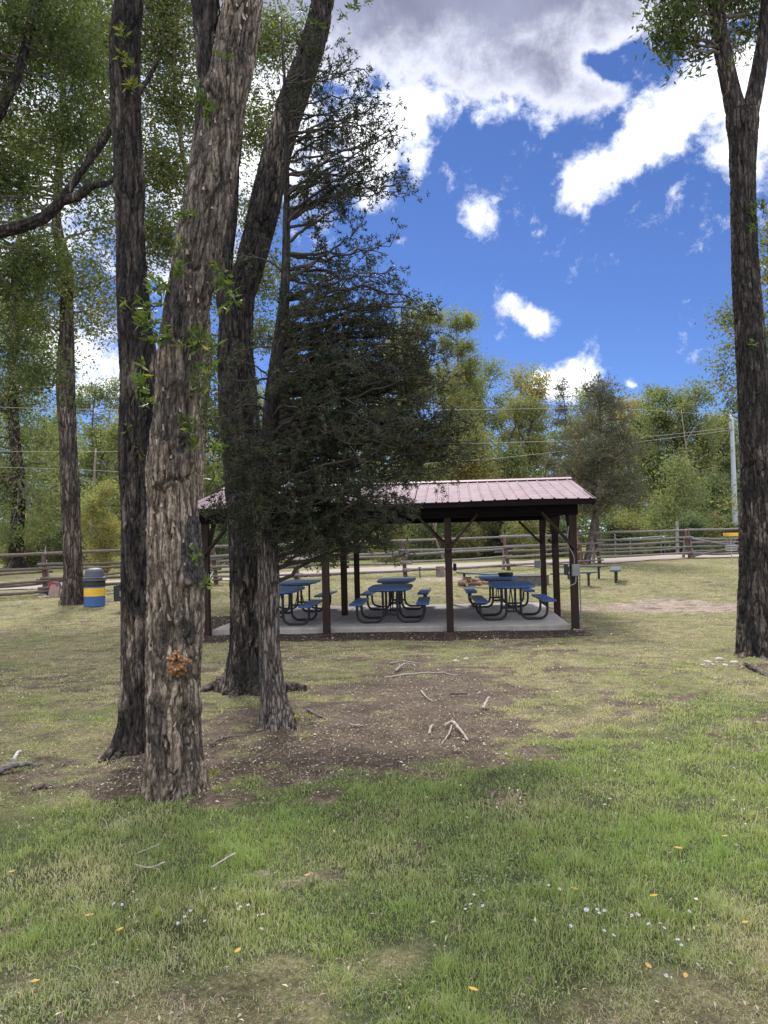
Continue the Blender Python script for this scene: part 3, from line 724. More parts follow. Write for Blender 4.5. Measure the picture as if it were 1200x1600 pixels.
# stub twig on left fence post top, pale board on post, leaning slab etc
def build_fence_extras():
    p = G(70, 930); 
    # grey board resting on the fence
    y = FP[6][1]-.45
    a = W(441, 871, y); b = W(484, 871.5, y)
    mb = MB(); mb.box((a+b)/2, (b[0]-a[0]), .05, .17, bev=.01); o = mb.build('sign_board', simple('pale_board', (.50, .45, .42), (.33, .29, .27), .9, 12, (.3, 1, 2), .4))
    tag(o, 'pale weathered board resting along the top of the rail fence left of the shelter post', 'board')
    # leaning pinkish slab with red and blue top
    q = G(84, 932); Y = q[1]
    t = empty('leaning_marker', q, 'pinkish upright slab with a red and blue arched top at the fence post', 'marker')
    w0 = W(76, 932, Y); w1 = W(92, 910, Y); wd_ = (w1[0]-w0[0])
    mb = MB(); prof = []
    hgt = w1[2]-w0[2]
    V = []; pts2 = [(-.5, 0), (.5, 0), (.46, .75), (.36, .9), (.15, 1.0), (-.15, 1.0), (-.36, .9), (-.46, .75)]
    for yy in (-.07, .07):
        for a_, b_ in pts2: V.append((q[0]+a_*wd_+.06*b_, q[1]+yy+.05*b_, q[2]-.03+b_*(hgt+.03)))
    f = [tuple(range(8)), tuple(reversed(range(8, 16)))]+[(k, 8+k, 8+(k+1) % 8, (k+1) % 8) for k in range(8)]
    mb.add(V, f); mb.build('slab', simple('pink_stone', (.36, .25, .235), (.24, .17, .16), .9, 9, None, .5), t)
    for nm, col, r_, x_ in (('red_arch', (.35, .05, .06), .036, -.03), ('blue_arch', (.05, .09, .22), .04, .04)):
        mb = MB(); pp = []
        for k in range(12):
            a_ = math.radians(205-k*200/11); pp.append((q[0]+x_+.03+math.cos(a_)*wd_*.42, q[1]-.02+.05*(nm[0]=='b'), q[2]+hgt*.72+math.sin(a_)*hgt*.30))
        mb.tube(pp, r_, 8); mb.build(nm, simple(nm, col, None, .8, 20, None, .1), t)
    st = simple('pale_stone', (.42, .36, .32), (.26, .22, .20), .9, 14, None, .5)
    for k, (px, py, r_) in enumerate([(66, 931, .13), (71, 934, .09), (62, 934, .07)]):
        s = rock(G(px, py), r_, 40+k, st, 'stone'); tag(s, ['largest pale stone at the foot of the left fence post', 'small pale stone in front of the left fence post', 'smallest pale stone beside the left fence post'][k], 'stone', 'stones at the fence post')
    # spindly stub standing on the post
    mb = MB(); y = G(70, 930)[1]; mb.tube(spline([W(71, 866, y), W(70.5, 860, y), W(72, 853, y)], 6), [.035, .03, .025, .02, .018, .012], 6, True, .2); o = mb.build('dead_stub', FPOSTG)
    tag(o, 'short bare grey stub sticking up from the left fence post', 'branch stub')
def rock(c, r, seed, m, name, sq=.6):
    rg = np.random.default_rng(seed); nu, nv = 10, 14; V = []
    for i in range(nu+1):
        ph = math.pi*i/nu
        for k in range(nv):
            th = 2*math.pi*k/nv; V.append((math.sin(ph)*math.cos(th), math.sin(ph)*math.sin(th), math.cos(ph)))
    V = np.array(V); nz = fbm(V[:, 0]*1.6+seed, V[:, 1]*1.6, V[:, 2]*1.6, 3, seed)-.5
    V = V*(1+nz[:, None]*.9)*np.array([r*rg.uniform(.8, 1.4), r*rg.uniform(.7, 1.1), r*sq])
    f = [(i*nv+k, i*nv+(k+1) % nv, (i+1)*nv+(k+1) % nv, (i+1)*nv+k) for i in range(nu) for k in range(nv)]
    return link(name, np_mesh(name, V+np.array([c[0], c[1], c[2]+r*sq*.4]), f, m, smooth_=True))
build_fence_extras()

# ------------------------------------------------------------------ fire pit, benches, wood
GREENM = simple('green_bench', (.045, .095, .10), (.03, .065, .07), .5, 30, None, .1)
STEEL = simple('fire_ring_steel', (.12, .12, .125), (.06, .058, .058), .6, 7, None, .3)
def bench(pxa, pya, pxb, pyb, legs, lab, w=.26, tz=.05):
    """seat ends given on its top edge, standing .45 m over the ground"""
    def pt(px, py):
        lo, hi = 5., 60.; d = ray(px, py)
        for _ in range(50):
            m_ = (lo+hi)/2; p = CAM+d*m_
            if p[2]-g0(p[0], p[1]) > .45: lo = m_
            else: hi = m_
        return CAM+d*lo
    a, b = pt(pxa, pya), pt(pxb, pyb)
    c = (a+b)/2; t = empty('park_bench', (c[0], c[1], c[2]-.45), lab, 'bench', 'green benches round the fire ring')
    mb = MB(); mb.beam(a, b, w, tz); mb.build('seat', GREENM, t)
    for k in legs:
        q = a*(1-k)+b*k; mb = MB(); g = float(g0(q[0], q[1]))
        mb.box((q[0], q[1], (g-.05+q[2]-tz/2)/2), .07, .07, q[2]-tz/2-g+.05, bev=.004); mb.box((q[0], q[1], q[2]-tz/2-.02), .1, .2, .04); mb.build('leg', BTUBE, t)
bench(716, 894.5, 775, 898, (.16, .85), 'green plank bench left of the fire ring beside the firewood')
bench(862, 897, 930, 894, (.12, .84), 'green plank bench just right of the fire ring, nearest of them')
bench(873, 885.5, 948, 884.5, (.2, .83), 'green plank bench farthest back, in front of the forked juniper')
bench(961, 892, 963, 886, (.2, .85), 'green plank bench seen end-on at the open grass', w=.34)
def fire_ring():
    a, b = G(805, 916), G(865, 916); c = (a+b)/2; r = (b[0]-a[0])/2; c = np.array([c[0], c[1]+r, c[2]])
    t = empty('fire_ring', c, 'low round steel fire ring on the grass behind the shelter', 'fire ring')
    h = 15*c[1]/1200; mb = MB(); prof = [(r, -.05), (r, h), (r-.03, h), (r-.03, .05), (.01, .06)]
    mb.lathe(c, prof, 40); mb.build('ring_wall', STEEL, t)
    mb = MB(); mb.lathe(c+np.array([0, 0, h]), [(r-.05, -.012), (r+.02, -.01), (r+.02, .012), (r-.05, .014)], 40); mb.build('rim', BLACKM, t)
    st = simple('pale_rock', (.6, .56, .52), (.4, .36, .33), .9, 14, None, .5)
    for k, (px, py) in enumerate([(829, 898.5), (821, 899.5), (839, 898)]):
        q = W(px, py, c[1]-.2+.1*k); o = rock(np.array([q[0], q[1], c[2]+h-.1]), .10, 60+k, st, 'ash_rock'); tag(o, ['tallest pale rock showing over the fire ring', 'pale rock at the left inside the fire ring', 'pale rock at the right inside the fire ring'][k], 'rock', 'rocks in the fire ring')
fire_ring()
def cut_log(a, b, r, seed, lab, group, name='cut_log', barkm=None, woodm=None, cat='log'):
    a = np.array(a); b = np.array(b); q = spline([a, (a+b)/2+np.random.default_rng(seed).normal(0, r*.12, 3), b], 8)
    t = empty(name, (a+b)/2, lab, cat, group)
    mb = MB(); mb.tube(q, r, 12, False, .12, seed); mb.build('bark', barkm or RAILD, t, smooth_=True)
    mb = MB(); d = (b-a)/np.linalg.norm(b-a)
    mb.tube([a-d*.004, a+d*.01], r*.94, 12); mb.tube([b-d*.01, b+d*.004], r*.94, 12); mb.build('cut_end', woodm, t)
WOOD = simple('split_wood', (.55, .33, .20), (.38, .22, .13), .85, 12, None, .4)
def firewood():
    y = G(735, 915)[1]
    L_ = [((717, 911), (728, 910), .10, 'round firewood log at the left end of the pile'), ((724, 905), (736, 906), .10, 'firewood log on top at the left of the pile'), ((732, 914), (752, 912), .085, 'long firewood log lying in front of the pile'),
          ((737, 907), (748, 908), .10, 'dark firewood log in the middle of the pile'), ((748, 910), (764, 911), .085, 'firewood log at the right end of the pile'), ((742, 902), (756, 904), .09, 'firewood log topmost on the pile at the right')]
    for k, (a, b, r, lab) in enumerate(L_):
        p, q = W(a[0], a[1], y+.1*k-.2), W(b[0], b[1], y-.35+.12*k)
        cut_log(p, q, r, 80+k, lab, 'firewood pile by the fire ring', 'firewood_log', simple('firewood_bark', (.30, .20, .14), (.12, .08, .06), .9, 14, None, .5), WOOD, 'firewood')
firewood()
p = G(688, 901); cut_log(p-[0, 0, .05], p+[0, 0, 16*p[1]/1200], 6.8*p[1]/1200, 91, 'upright grey log stump standing on the grass behind the shelter', None, 'stump', simple('stump_bark', (.22, .17, .155), (.13, .10, .09), .9, 9, (1, 1, .2), .5), simple('stump_top', (.3, .25, .22), None, .9, 10), 'stump')
mb = MB(); p = G(656.5, 904); mb.tube([p, p+np.array([-.01, 0, 17*p[1]/1200])], .022, 6); mb.tube([p+np.array([-.07, 0, 17*p[1]/1200]), p+np.array([.05, 0, 17*p[1]/1200])], .02, 6)
tag(mb.build('metal_stake', BLACKM), 'thin dark metal stake standing left of the grey stump', 'stake')
# dark bin beyond the fence
p = G(541, 888); mb = MB(); s = p[1]/1200
mb.lathe(p, [(4.2*s, 0), (5.2*s, 9*s), (5.5*s, 9.2*s), (5.5*s, 10*s), (4.5*s, 11.5*s), (1*s, 12*s)], 16); tag(mb.build('waste_bin', BLACKM), 'small dark bin standing beyond the fence, seen through the shelter', 'bin')

# ------------------------------------------------------------------ disc golf basket
def basket():
    p = G(1143.5, 881); s = p[1]/1200
    t = empty('disc_golf_basket', p, 'disc golf basket with yellow band and hanging chains in front of the fence', 'disc golf basket')
    gal = simple('galv_chain', (.45, .46, .48), (.33, .34, .36), .4, 9, None, 0, metallic=.4)
    z = lambda py: (881-py)*s
    mb = MB(); mb.tube([p, p+np.array([0, 0, z(833)])], .022, 8); mb.build('pole', gal, t)
    r = 10.8*s; mb = MB(); mb.lathe(p+np.array([0, 0, z(838)]), [(r, 0), (r+.004, .01), (r+.004, 5.0*s), (r, 5.3*s), (r-.02, 5.3*s)], 28); mb.build('yellow_band', simple('band_yellow', (.75, .42, .05), (.65, .36, .05), .5, 9, None, 0), t)
    for k in range(14):
        a = 2*math.pi*k/14; c, s_ = math.cos(a), math.sin(a)
        mb = MB(); mb.tube(spline([p+np.array([c*r*.9, s_*r*.9, z(838)]), p+np.array([c*r*.5, s_*r*.5, z(848)]), p+np.array([c*.06, s_*.06, z(857)])], 8), .008, 4); mb.build('chain', gal, t)
    mb = MB(); rb = 8.2*s
    for zz in (z(852.5), z(856), z(860)):
        mb.tube([p+np.array([math.cos(a)*rb, math.sin(a)*rb, zz]) for a in np.linspace(0, 2*math.pi, 25)], .010, 5)
    for k in range(20):
        a = 2*math.pi*k/20; mb.tube([p+np.array([math.cos(a)*rb, math.sin(a)*rb, z(852.5)]), p+np.array([math.cos(a)*rb, math.sin(a)*rb, z(860)]), p+np.array([0, 0, z(860)])], .007, 4)
    mb.build('catch_tray', gal, t)
basket()

# ------------------------------------------------------------------ utility pole, wires, gate posts
def utility():
    p = G(1150, 868); Y = 47.; base = np.array([W(1150, 860, Y)[0], Y, g0(0, Y)])
    t = empty('utility_pole', base, 'tall pale grey metal utility pole beyond the fence', 'utility pole')
    m = simple('pole_grey', (.38, .42, .48), (.30, .34, .40), .5, 4, (1, 1, .3), .05)
    tp = W(1143, 642, Y)
    mb = MB(); mb.tube(spline([base, W(1147, 760, Y), tp], 10), np.linspace(.19, .105, 10), 14); mb.build('pole_shaft', m, t, smooth_=True)
    mb = MB(); mb.tube([W(1139, 671, Y-.02), W(1146, 671, Y-.14)], .03, 6); mb.box(W(1140.5, 665, Y-.15), .12, .12, .5, bev=.02); mb.box(W(1143.5, 700, Y-.2), .1, .1, .3, bev=.02); mb.build('insulator', FPOSTG, t)
    # guy wire with coloured guard
    a = W(1137, 672, Y); b = W(1108, 862, Y-1.0); mid = a*.22+b*.78
    mb = MB(); mb.tube([a, b], .012, 4); mb.build('guy_wire', BLACKM, t)
    c1 = a+(b-a)*((800-672)/190.); c2 = a+(b-a)*((846-672)/190.)
    mb = MB(); mb.tube([c1, c2], .05, 8); mb.build('guy_guard', simple('guard_orange', (.50, .10, .04), (.42, .08, .035), .6, 9, None, 0), t)
    wm = simple('wire_pale', (.38, .37, .36), None, .6, 9, None, 0)
    def wire(pts, lab):
        P = [W(px, py, yy) for px, py, yy in pts]
        mb = MB(); mb.tube(spline(P, 60), .010, 4); tag(mb.build('overhead_wire', wm), lab, 'wire', 'overhead wires')
    wire([(1142, 668, Y), (1000, 683, 46), (740, 693, 44), (300, 704, 42), (0, 705, 41), (-500, 690, 40)], 'lower overhead wire running left from the grey pole')
    wire([(1142, 672, Y), (1000, 690, 46.5), (740, 719, 45), (300, 740, 43), (100, 733, 42), (-500, 715, 41)], 'lowest overhead wire, faint across the trees under the others')
    wire([(1143, 650, Y), (950, 638, 46), (740, 640, 44), (300, 640, 42), (0, 636, 41), (-500, 600, 40)], 'highest overhead wire crossing at the tops of the far trees')
    def gpost(px, py0, py1, w, lab, Yp=44.):
        a = W(px, py0, Yp); b = np.array([a[0], Yp, g0(0, Yp)-.1]); a2 = W(px, py1, Yp)
        mb = MB(); mb.tube([b, a2], [w, w*.95], 10, True, .06); tag(mb.build('gate_post', FPOSTG), lab, 'post', 'grey gate posts beyond the fence')
    gpost(1058.5, 860, 815, .10, 'shorter and thicker grey gate post beyond the fence corner')
    gpost(1077.5, 860, 809, .09, 'taller grey gate post right of the fence corner')
    Yg = 45.; t = empty('pipe_gate', np.array([W(1010, 860, Yg)[0], Yg, g0(0, Yg)]), 'pale green pipe gate with small white caps beyond the fence', 'gate')
    pg = simple('pipe_green', (.20, .30, .28), (.16, .24, .23), .6, 9, None, 0)
    mb = MB(); mb.tube([W(961, 843, Yg), W(1062, 836.5, Yg)], .035, 8); mb.build('top_pipe', pg, t)
    for px, py in ((961, 834), (1033, 834), (1038.5, 833), (985, 840)):
        a = W(px, py, Yg); mb = MB(); mb.tube([(a[0], Yg+.04, g0(0, Yg)), (a[0], Yg+.04, a[2])], .03, 6); mb.build('upright', pg, t)
    for px, py in ((963, 842.5), (1001, 840.5), (1037, 838.5)):
        a = W(px, py, Yg-.06); mb = MB(); mb.lathe(a-np.array([0, 0, .04]), [(.03, 0), (.05, .04), (.03, .08)], 8); mb.build('cap', simple('white_cap', (.8, .8, .8), None, .5, 9, None, 0), t)
utility()

# ------------------------------------------------------------------ log cabin far left behind the trees
def cabin():
    Y = 62.; a = W(38, 868, Y); b = W(100, 868, Y); g = float(g0(0, Y)); w = b[0]-a[0]; cx = (a[0]+b[0])/2
    t = empty('log_cabin', (cx, Y, g), 'small brown log cabin under the trees far beyond the fence', 'cabin')
    lg = simple('cabin_log', (.14, .095, .075), (.07, .048, .04), .9, 2.5, (.2, .2, 6), .5)
    H = 2.4; D_ = 5
    mb = MB(); mb.box((cx, Y+D_/2, g+H/2), w, D_, H); 
    mb.add([(cx-w/2, Y, g+H), (cx+w/2, Y, g+H), (cx, Y, g+H+1.0)], [(0, 1, 2)]); mb.build('wall', lg, t)
    rf = simple('cabin_roof', (.13, .115, .11), (.08, .07, .068), .9, 3)
    mb = MB()
    for s in (-1, 1): mb.beam((cx+s*w*.28, Y-.4, g+H+.52), (cx+s*w*.28, Y+D_+.4, g+H+.52), w*.62, .12, up=(s*.33, 0, 1))
    mb.build('roof', rf, t)
    mb = MB(); wx = W(87, 850, Y)[0]; mb.box((wx, Y-.03, g+1.25), .9, .08, .8, bev=.01); wi = mb.build('window', simple('window_frame', (.5, .47, .44), None, .8, 9, None, 0), t)
    mb = MB(); mb.box((wx, Y-.075, g+1.25), .76, .02, .66); mb.build('pane', simple('window_dark', (.12, .14, .17), (.08, .1, .12), .15, 4, None, 0), t)
    mb = MB(); dx = W(76, 850, Y)[0]; mb.box((dx, Y-.03, g+.95), .85, .07, 1.9, bev=.01); mb.build('door', simple('cabin_door', (.06, .035, .03), None, .8, 9), t)
cabin()
#==PART3==
# ------------------------------------------------------------------ trunks
def seg_dist(px, py, q): return np.hypot(px-q[0], py-q[1])
def trunk_mesh(rows, Y, nseg=112, step=.012, bark=22., elong=4.5, amp=.016, lump=.02, seed=1, flare=.35, flare_h=.28, lobes=5, burls=(), darks=(), base=True, twist=.25, dcol=0.0, relief=None):
    """rows: (px, py, width px[, depth]); top to bottom or bottom to top; returns mesh data of one bark covered stem"""
    P = []
    for r in rows:
        yy = r[3] if len(r) > 3 else Y
        w = W(r[0], r[1], yy); P.append([w[0], w[1], w[2], r[2]/2*yy/1200])
    P = np.array(P)
    if P[0, 2] > P[-1, 2]: P = P[::-1]
    Ln = np.linalg.norm(np.diff(P[:, :3], axis=0), axis=1).sum(); n = max(12, int(Ln/step))
    S = spline(P, n); C, R = S[:, :3], S[:, 3]
    T, A, Bv = frames(C)
    th = np.arange(nseg)*2*math.pi/nseg
    s = np.linspace(0, Ln, n)
    TH, SS = np.meshgrid(th, s); RR = np.repeat(R[:, None], nseg, 1)
    tw = TH + twist*SS
    def cyl(fr, el, off=0.0):
        return np.cos(tw)*RR*fr+off, np.sin(tw)*RR*fr+off*2, SS*fr/el
    wx, wy, wz = cyl(5, 1.6, 7.)
    warp = (fbm(wx, wy, wz, 3, seed+3)-.5)*1.6
    x, y, z = cyl(bark, elong)
    n1 = fbm(x+warp, y+warp, z+warp*.6, 2, seed)
    f1 = smooth(np.abs(n1-.5), .0, .075)
    x, y, z = cyl(bark*2.3, elong*.9, 3.)
    n2 = fbm(x+warp, y, z+warp, 2, seed+9); f2 = smooth(np.abs(n2-.5), .0, .09)
    x, y, z = cyl(bark*5, 2.2, 5.); n3 = fbm(x, y, z, 2, seed+19)
    x, y, z = cyl(3.2, 2.2, 11.); lp = fbm(x, y, z, 3, seed+29)-.5
    x, y, z = cyl(9, 3.0, 1.); lp2 = fbm(x, y, z, 2, seed+37)-.5
    f = f1*.66+f2*.34
    H = amp*(f1*1.15+f2*.5+(n3-.5)*.6-1.1) + lump*lp*2 + amp*.6*lp2
    if base and flare:
        e = np.exp(-np.maximum(SS, 0)/flare_h)
        lob = np.maximum(0, .45+.8*np.cos(lobes*TH+seed*1.3)+.5*np.cos((lobes-2)*TH+seed*2.1))
        H = H + RR*flare*e*(lob**1.5)*(.7+.7*fbm(np.cos(TH)*2+9, np.sin(TH)*2, SS*3, 3, seed+41))
    V0 = C[:, None, :]; dirs = A[:, None, :]*np.cos(TH)[..., None]+Bv[:, None, :]*np.sin(TH)[..., None]
    V = V0+dirs*(RR+H)[..., None]
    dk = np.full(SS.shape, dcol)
    # projected positions for placing burls, stains and painted shade on the camera side of this stem
    q = V-CAM; dep = q@_f; PX = 600+F*(q@_r)/dep; PY = 800-F*(q@_u)/dep
    facing = (dirs @ (-_f)) > -.15
    rgn = np.random.default_rng(seed)
    for bx, by, br, ba in burls:
        d = np.hypot(PX-bx, (PY-by)*.9)/br
        w_ = np.exp(-d**2*1.6)*facing
        nz = fbm(V[..., 0]*26, V[..., 1]*26, V[..., 2]*26, 3, seed+int(bx))
        V = V+dirs*(w_*ba*(.35+1.5*nz))[..., None]
        f = f*(1-w_*.8)+(w_*.8)*smooth(nz, .35, .6)
        dk = np.maximum(dk, w_*.55*smooth(nz, .35, .6))
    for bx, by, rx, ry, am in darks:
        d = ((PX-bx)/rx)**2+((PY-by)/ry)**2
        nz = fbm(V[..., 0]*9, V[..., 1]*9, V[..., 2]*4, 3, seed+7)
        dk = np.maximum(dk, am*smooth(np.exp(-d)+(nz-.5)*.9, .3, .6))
    i = np.arange(n-1)[:, None]; k = np.arange(nseg)[None, :]; k2 = (k+1) % nseg
    fa = np.stack([i*nseg+k, i*nseg+k2, (i+1)*nseg+k2, (i+1)*nseg+k], -1).reshape(-1, 4)
    return V.reshape(-1, 3), fa, f.ravel(), dk.ravel(), C, R
def stem(name, parent, m, rows, Y, **kw):
    V, fa, f, dk, C, R = trunk_mesh(rows, Y, **kw)
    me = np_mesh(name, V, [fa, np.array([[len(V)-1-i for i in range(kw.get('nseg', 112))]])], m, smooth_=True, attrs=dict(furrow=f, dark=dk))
    link(name, me, parent); return C, R
def root(parent, m, pts, r0, r1, seed, name='root'):
    """pts px on the ground; half sunk root"""
    P = []
    for q in pts:
        p = G(q[0], q[1]); P.append([p[0], p[1], p[2]+(q[2] if len(q) > 2 else 0)])
    P = spline(P, 60); n = 24; R = np.linspace(r0, r1, 60)
    T, A, Bv = frames(P); th = np.arange(n)*2*math.pi/n; TH, S_ = np.meshgrid(th, np.arange(60)*.02)
    nz = fbm(np.cos(TH)*2.2, np.sin(TH)*2.2, S_*3.0, 3, seed); f = smooth(np.abs(nz-.5), 0, .12)
    RR = R[:, None]*(.8+.35*f+ (fbm(np.cos(TH)*.8, np.sin(TH)*.8, S_*4, 2, seed+5)-.5)*.6)
    V = P[:, None, :]+(A[:, None, :]*np.cos(TH)[..., None]+Bv[:, None, :]*np.sin(TH)[..., None])*RR[..., None]
    i = np.arange(59)[:, None]; k = np.arange(n)[None, :]; k2 = (k+1) % n
    fa = np.stack([i*n+k, i*n+k2, (i+1)*n+k2, (i+1)*n+k], -1).reshape(-1, 4)
    me = np_mesh(name, V.reshape(-1, 3), [fa, np.array([list(range(n))[::-1], [59*n+q for q in range(n)]])], m, smooth_=True, attrs=dict(furrow=f.ravel(), dark=np.zeros(60*n)))
    return link(name, me, parent)

# ------------------------------------------------------------------ leaves
def leaf_quads(C, L_, Wd, rg, up=0.0, dirs=None, droop=0.0):
    """diamond leaves, one folded quad each"""
    n = len(C)
    d = rg.normal(size=(n, 3)) if dirs is None else dirs+rg.normal(size=(n, 3))*.45
    d[:, 2] = d[:, 2]*.8-droop+up; d /= np.linalg.norm(d, axis=1)[:, None]
    r = rg.normal(size=(n, 3)); s = np.cross(d, r); s /= np.linalg.norm(s, axis=1)[:, None]
    nrm = np.cross(d, s)
    L_ = (L_*rg.uniform(.6, 1.25, n))[:, None]; Wd = (Wd*rg.uniform(.7, 1.2, n))[:, None]
    b = C-d*L_*.5; t = C+d*L_*.5; m = C-d*L_*.05
    v = np.stack([b, m+s*Wd*.5+nrm*Wd*.18, t, m-s*Wd*.5+nrm*Wd*.18], 1).reshape(-1, 3)
    f = np.arange(4*n).reshape(n, 4)
    return v, f
def clumped(blobs, n, per, rg, clump_r, hollow=.45):
    """blobs: (cx,cy,cz, rx,ry,rz). returns leaf centres, clump centres, clump index"""
    Bs = np.array(blobs); w = (Bs[:, 3]*Bs[:, 5]); w = w/w.sum()
    nc = max(4, int(n/per)); bi = rg.choice(len(Bs), nc, p=w)
    d = rg.normal(size=(nc, 3)); d /= np.linalg.norm(d, axis=1)[:, None]
    r = hollow+(1-hollow)*rg.random(nc)**.8
    r *= 1+.14*rg.normal(size=nc)
    cc = Bs[bi, :3]+d*r[:, None]*Bs[bi, 3:]
    cs = clump_r*rg.uniform(.5, 1.35, nc)
    ci = np.repeat(np.arange(nc), per)
    o = rg.normal(size=(nc*per, 3))*np.array([1, 1, .7])
    c = cc[ci]+o*cs[ci][:, None]*.62
    return c, cc, ci
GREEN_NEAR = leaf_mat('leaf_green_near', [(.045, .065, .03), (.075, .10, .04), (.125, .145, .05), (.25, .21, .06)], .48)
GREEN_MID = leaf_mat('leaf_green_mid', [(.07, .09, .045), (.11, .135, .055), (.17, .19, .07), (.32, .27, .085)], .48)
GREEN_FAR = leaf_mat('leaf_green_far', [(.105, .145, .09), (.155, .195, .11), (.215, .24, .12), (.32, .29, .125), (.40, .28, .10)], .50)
SPROUT = leaf_mat('leaf_sprout', [(.05, .09, .02), (.09, .145, .03), (.16, .2, .04), (.38, .34, .05)], .35, .42)
JUN = leaf_mat('juniper_scale', [(.024, .031, .019), (.042, .053, .029), (.075, .085, .045), (.14, .10, .055)], .18, .7)
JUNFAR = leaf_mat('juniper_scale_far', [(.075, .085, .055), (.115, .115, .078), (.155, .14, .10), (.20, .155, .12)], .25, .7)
def limb_to(mb, C, R, target, rg, r0=None, nside=5, start=(.25, .95)):
    """curved limb from the trunk polyline to a clump"""
    n = len(C); h = target[2]
    zs = C[:, 2]; lo = int(n*start[0]); hi = int(n*start[1])-1
    zt = h-rg.uniform(.15, .5)*np.linalg.norm((target-C[n//2])[:2])-.1
    i = int(np.clip(np.searchsorted(zs, zt), lo, hi)); a = C[i]
    d = np.linalg.norm(target-a); rr = r0 or max(.006, R[i]*.32*min(1, d/2.5+.3)); rr = min(rr, R[i]*.6)
    mid = a*.5+target*.5+rg.normal(0, .07*d, 3)+np.array([0, 0, -.06*d])
    P = spline([a, mid, target], 9); P[1:-1] += rg.normal(0, .015*d, (7, 3))
    mb.tube(P, np.linspace(rr, max(.004, rr*.15), 9), nside, False)
def px_blob(px, py, rx, ry, Y, dy=0., depth=.8):
    w = W(px, py, Y+dy); k = Y/1200
    return (w[0], w[1], w[2], rx*k, (rx+ry)/2*k*depth, ry*k)
def add_crown(t, name, m, blobs, n, per, cr, L_, Wd, rg, tint=(.35, .2), C=None, R=None, limbs=30, limbmat=None, droop=.25, hollow=.45, up=0.0, branches=True, start=(.25, .95), orange=None):
    c, cc, ci = clumped(blobs, n, per, rg, cr, hollow)
    v, f = leaf_quads(c, L_, Wd, rg, droop=droop, up=up)
    ct = rg.normal(tint[0], tint[1], len(cc)); ti = np.clip(ct[ci]+rg.normal(0, .09, len(c)), 0, 1)
    if orange is not None:
        for (ox, oz, orr, am) in orange: ti = np.clip(ti+am*np.exp(-(((c[:, 0]-ox)**2+(c[:, 2]-oz)**2)/orr**2)), 0, 1)
    link(name, np_mesh(name, v, [f], m, tint=ti), t)
    if C is not None and limbs:
        mb = MB(); idx = rg.choice(len(cc), min(limbs, len(cc)), replace=False)
        for i in idx: limb_to(mb, C, R, cc[i], rg, start=start)
        mb.build('branch', limbmat or BARK_FAR, t, smooth_=True)
    return cc

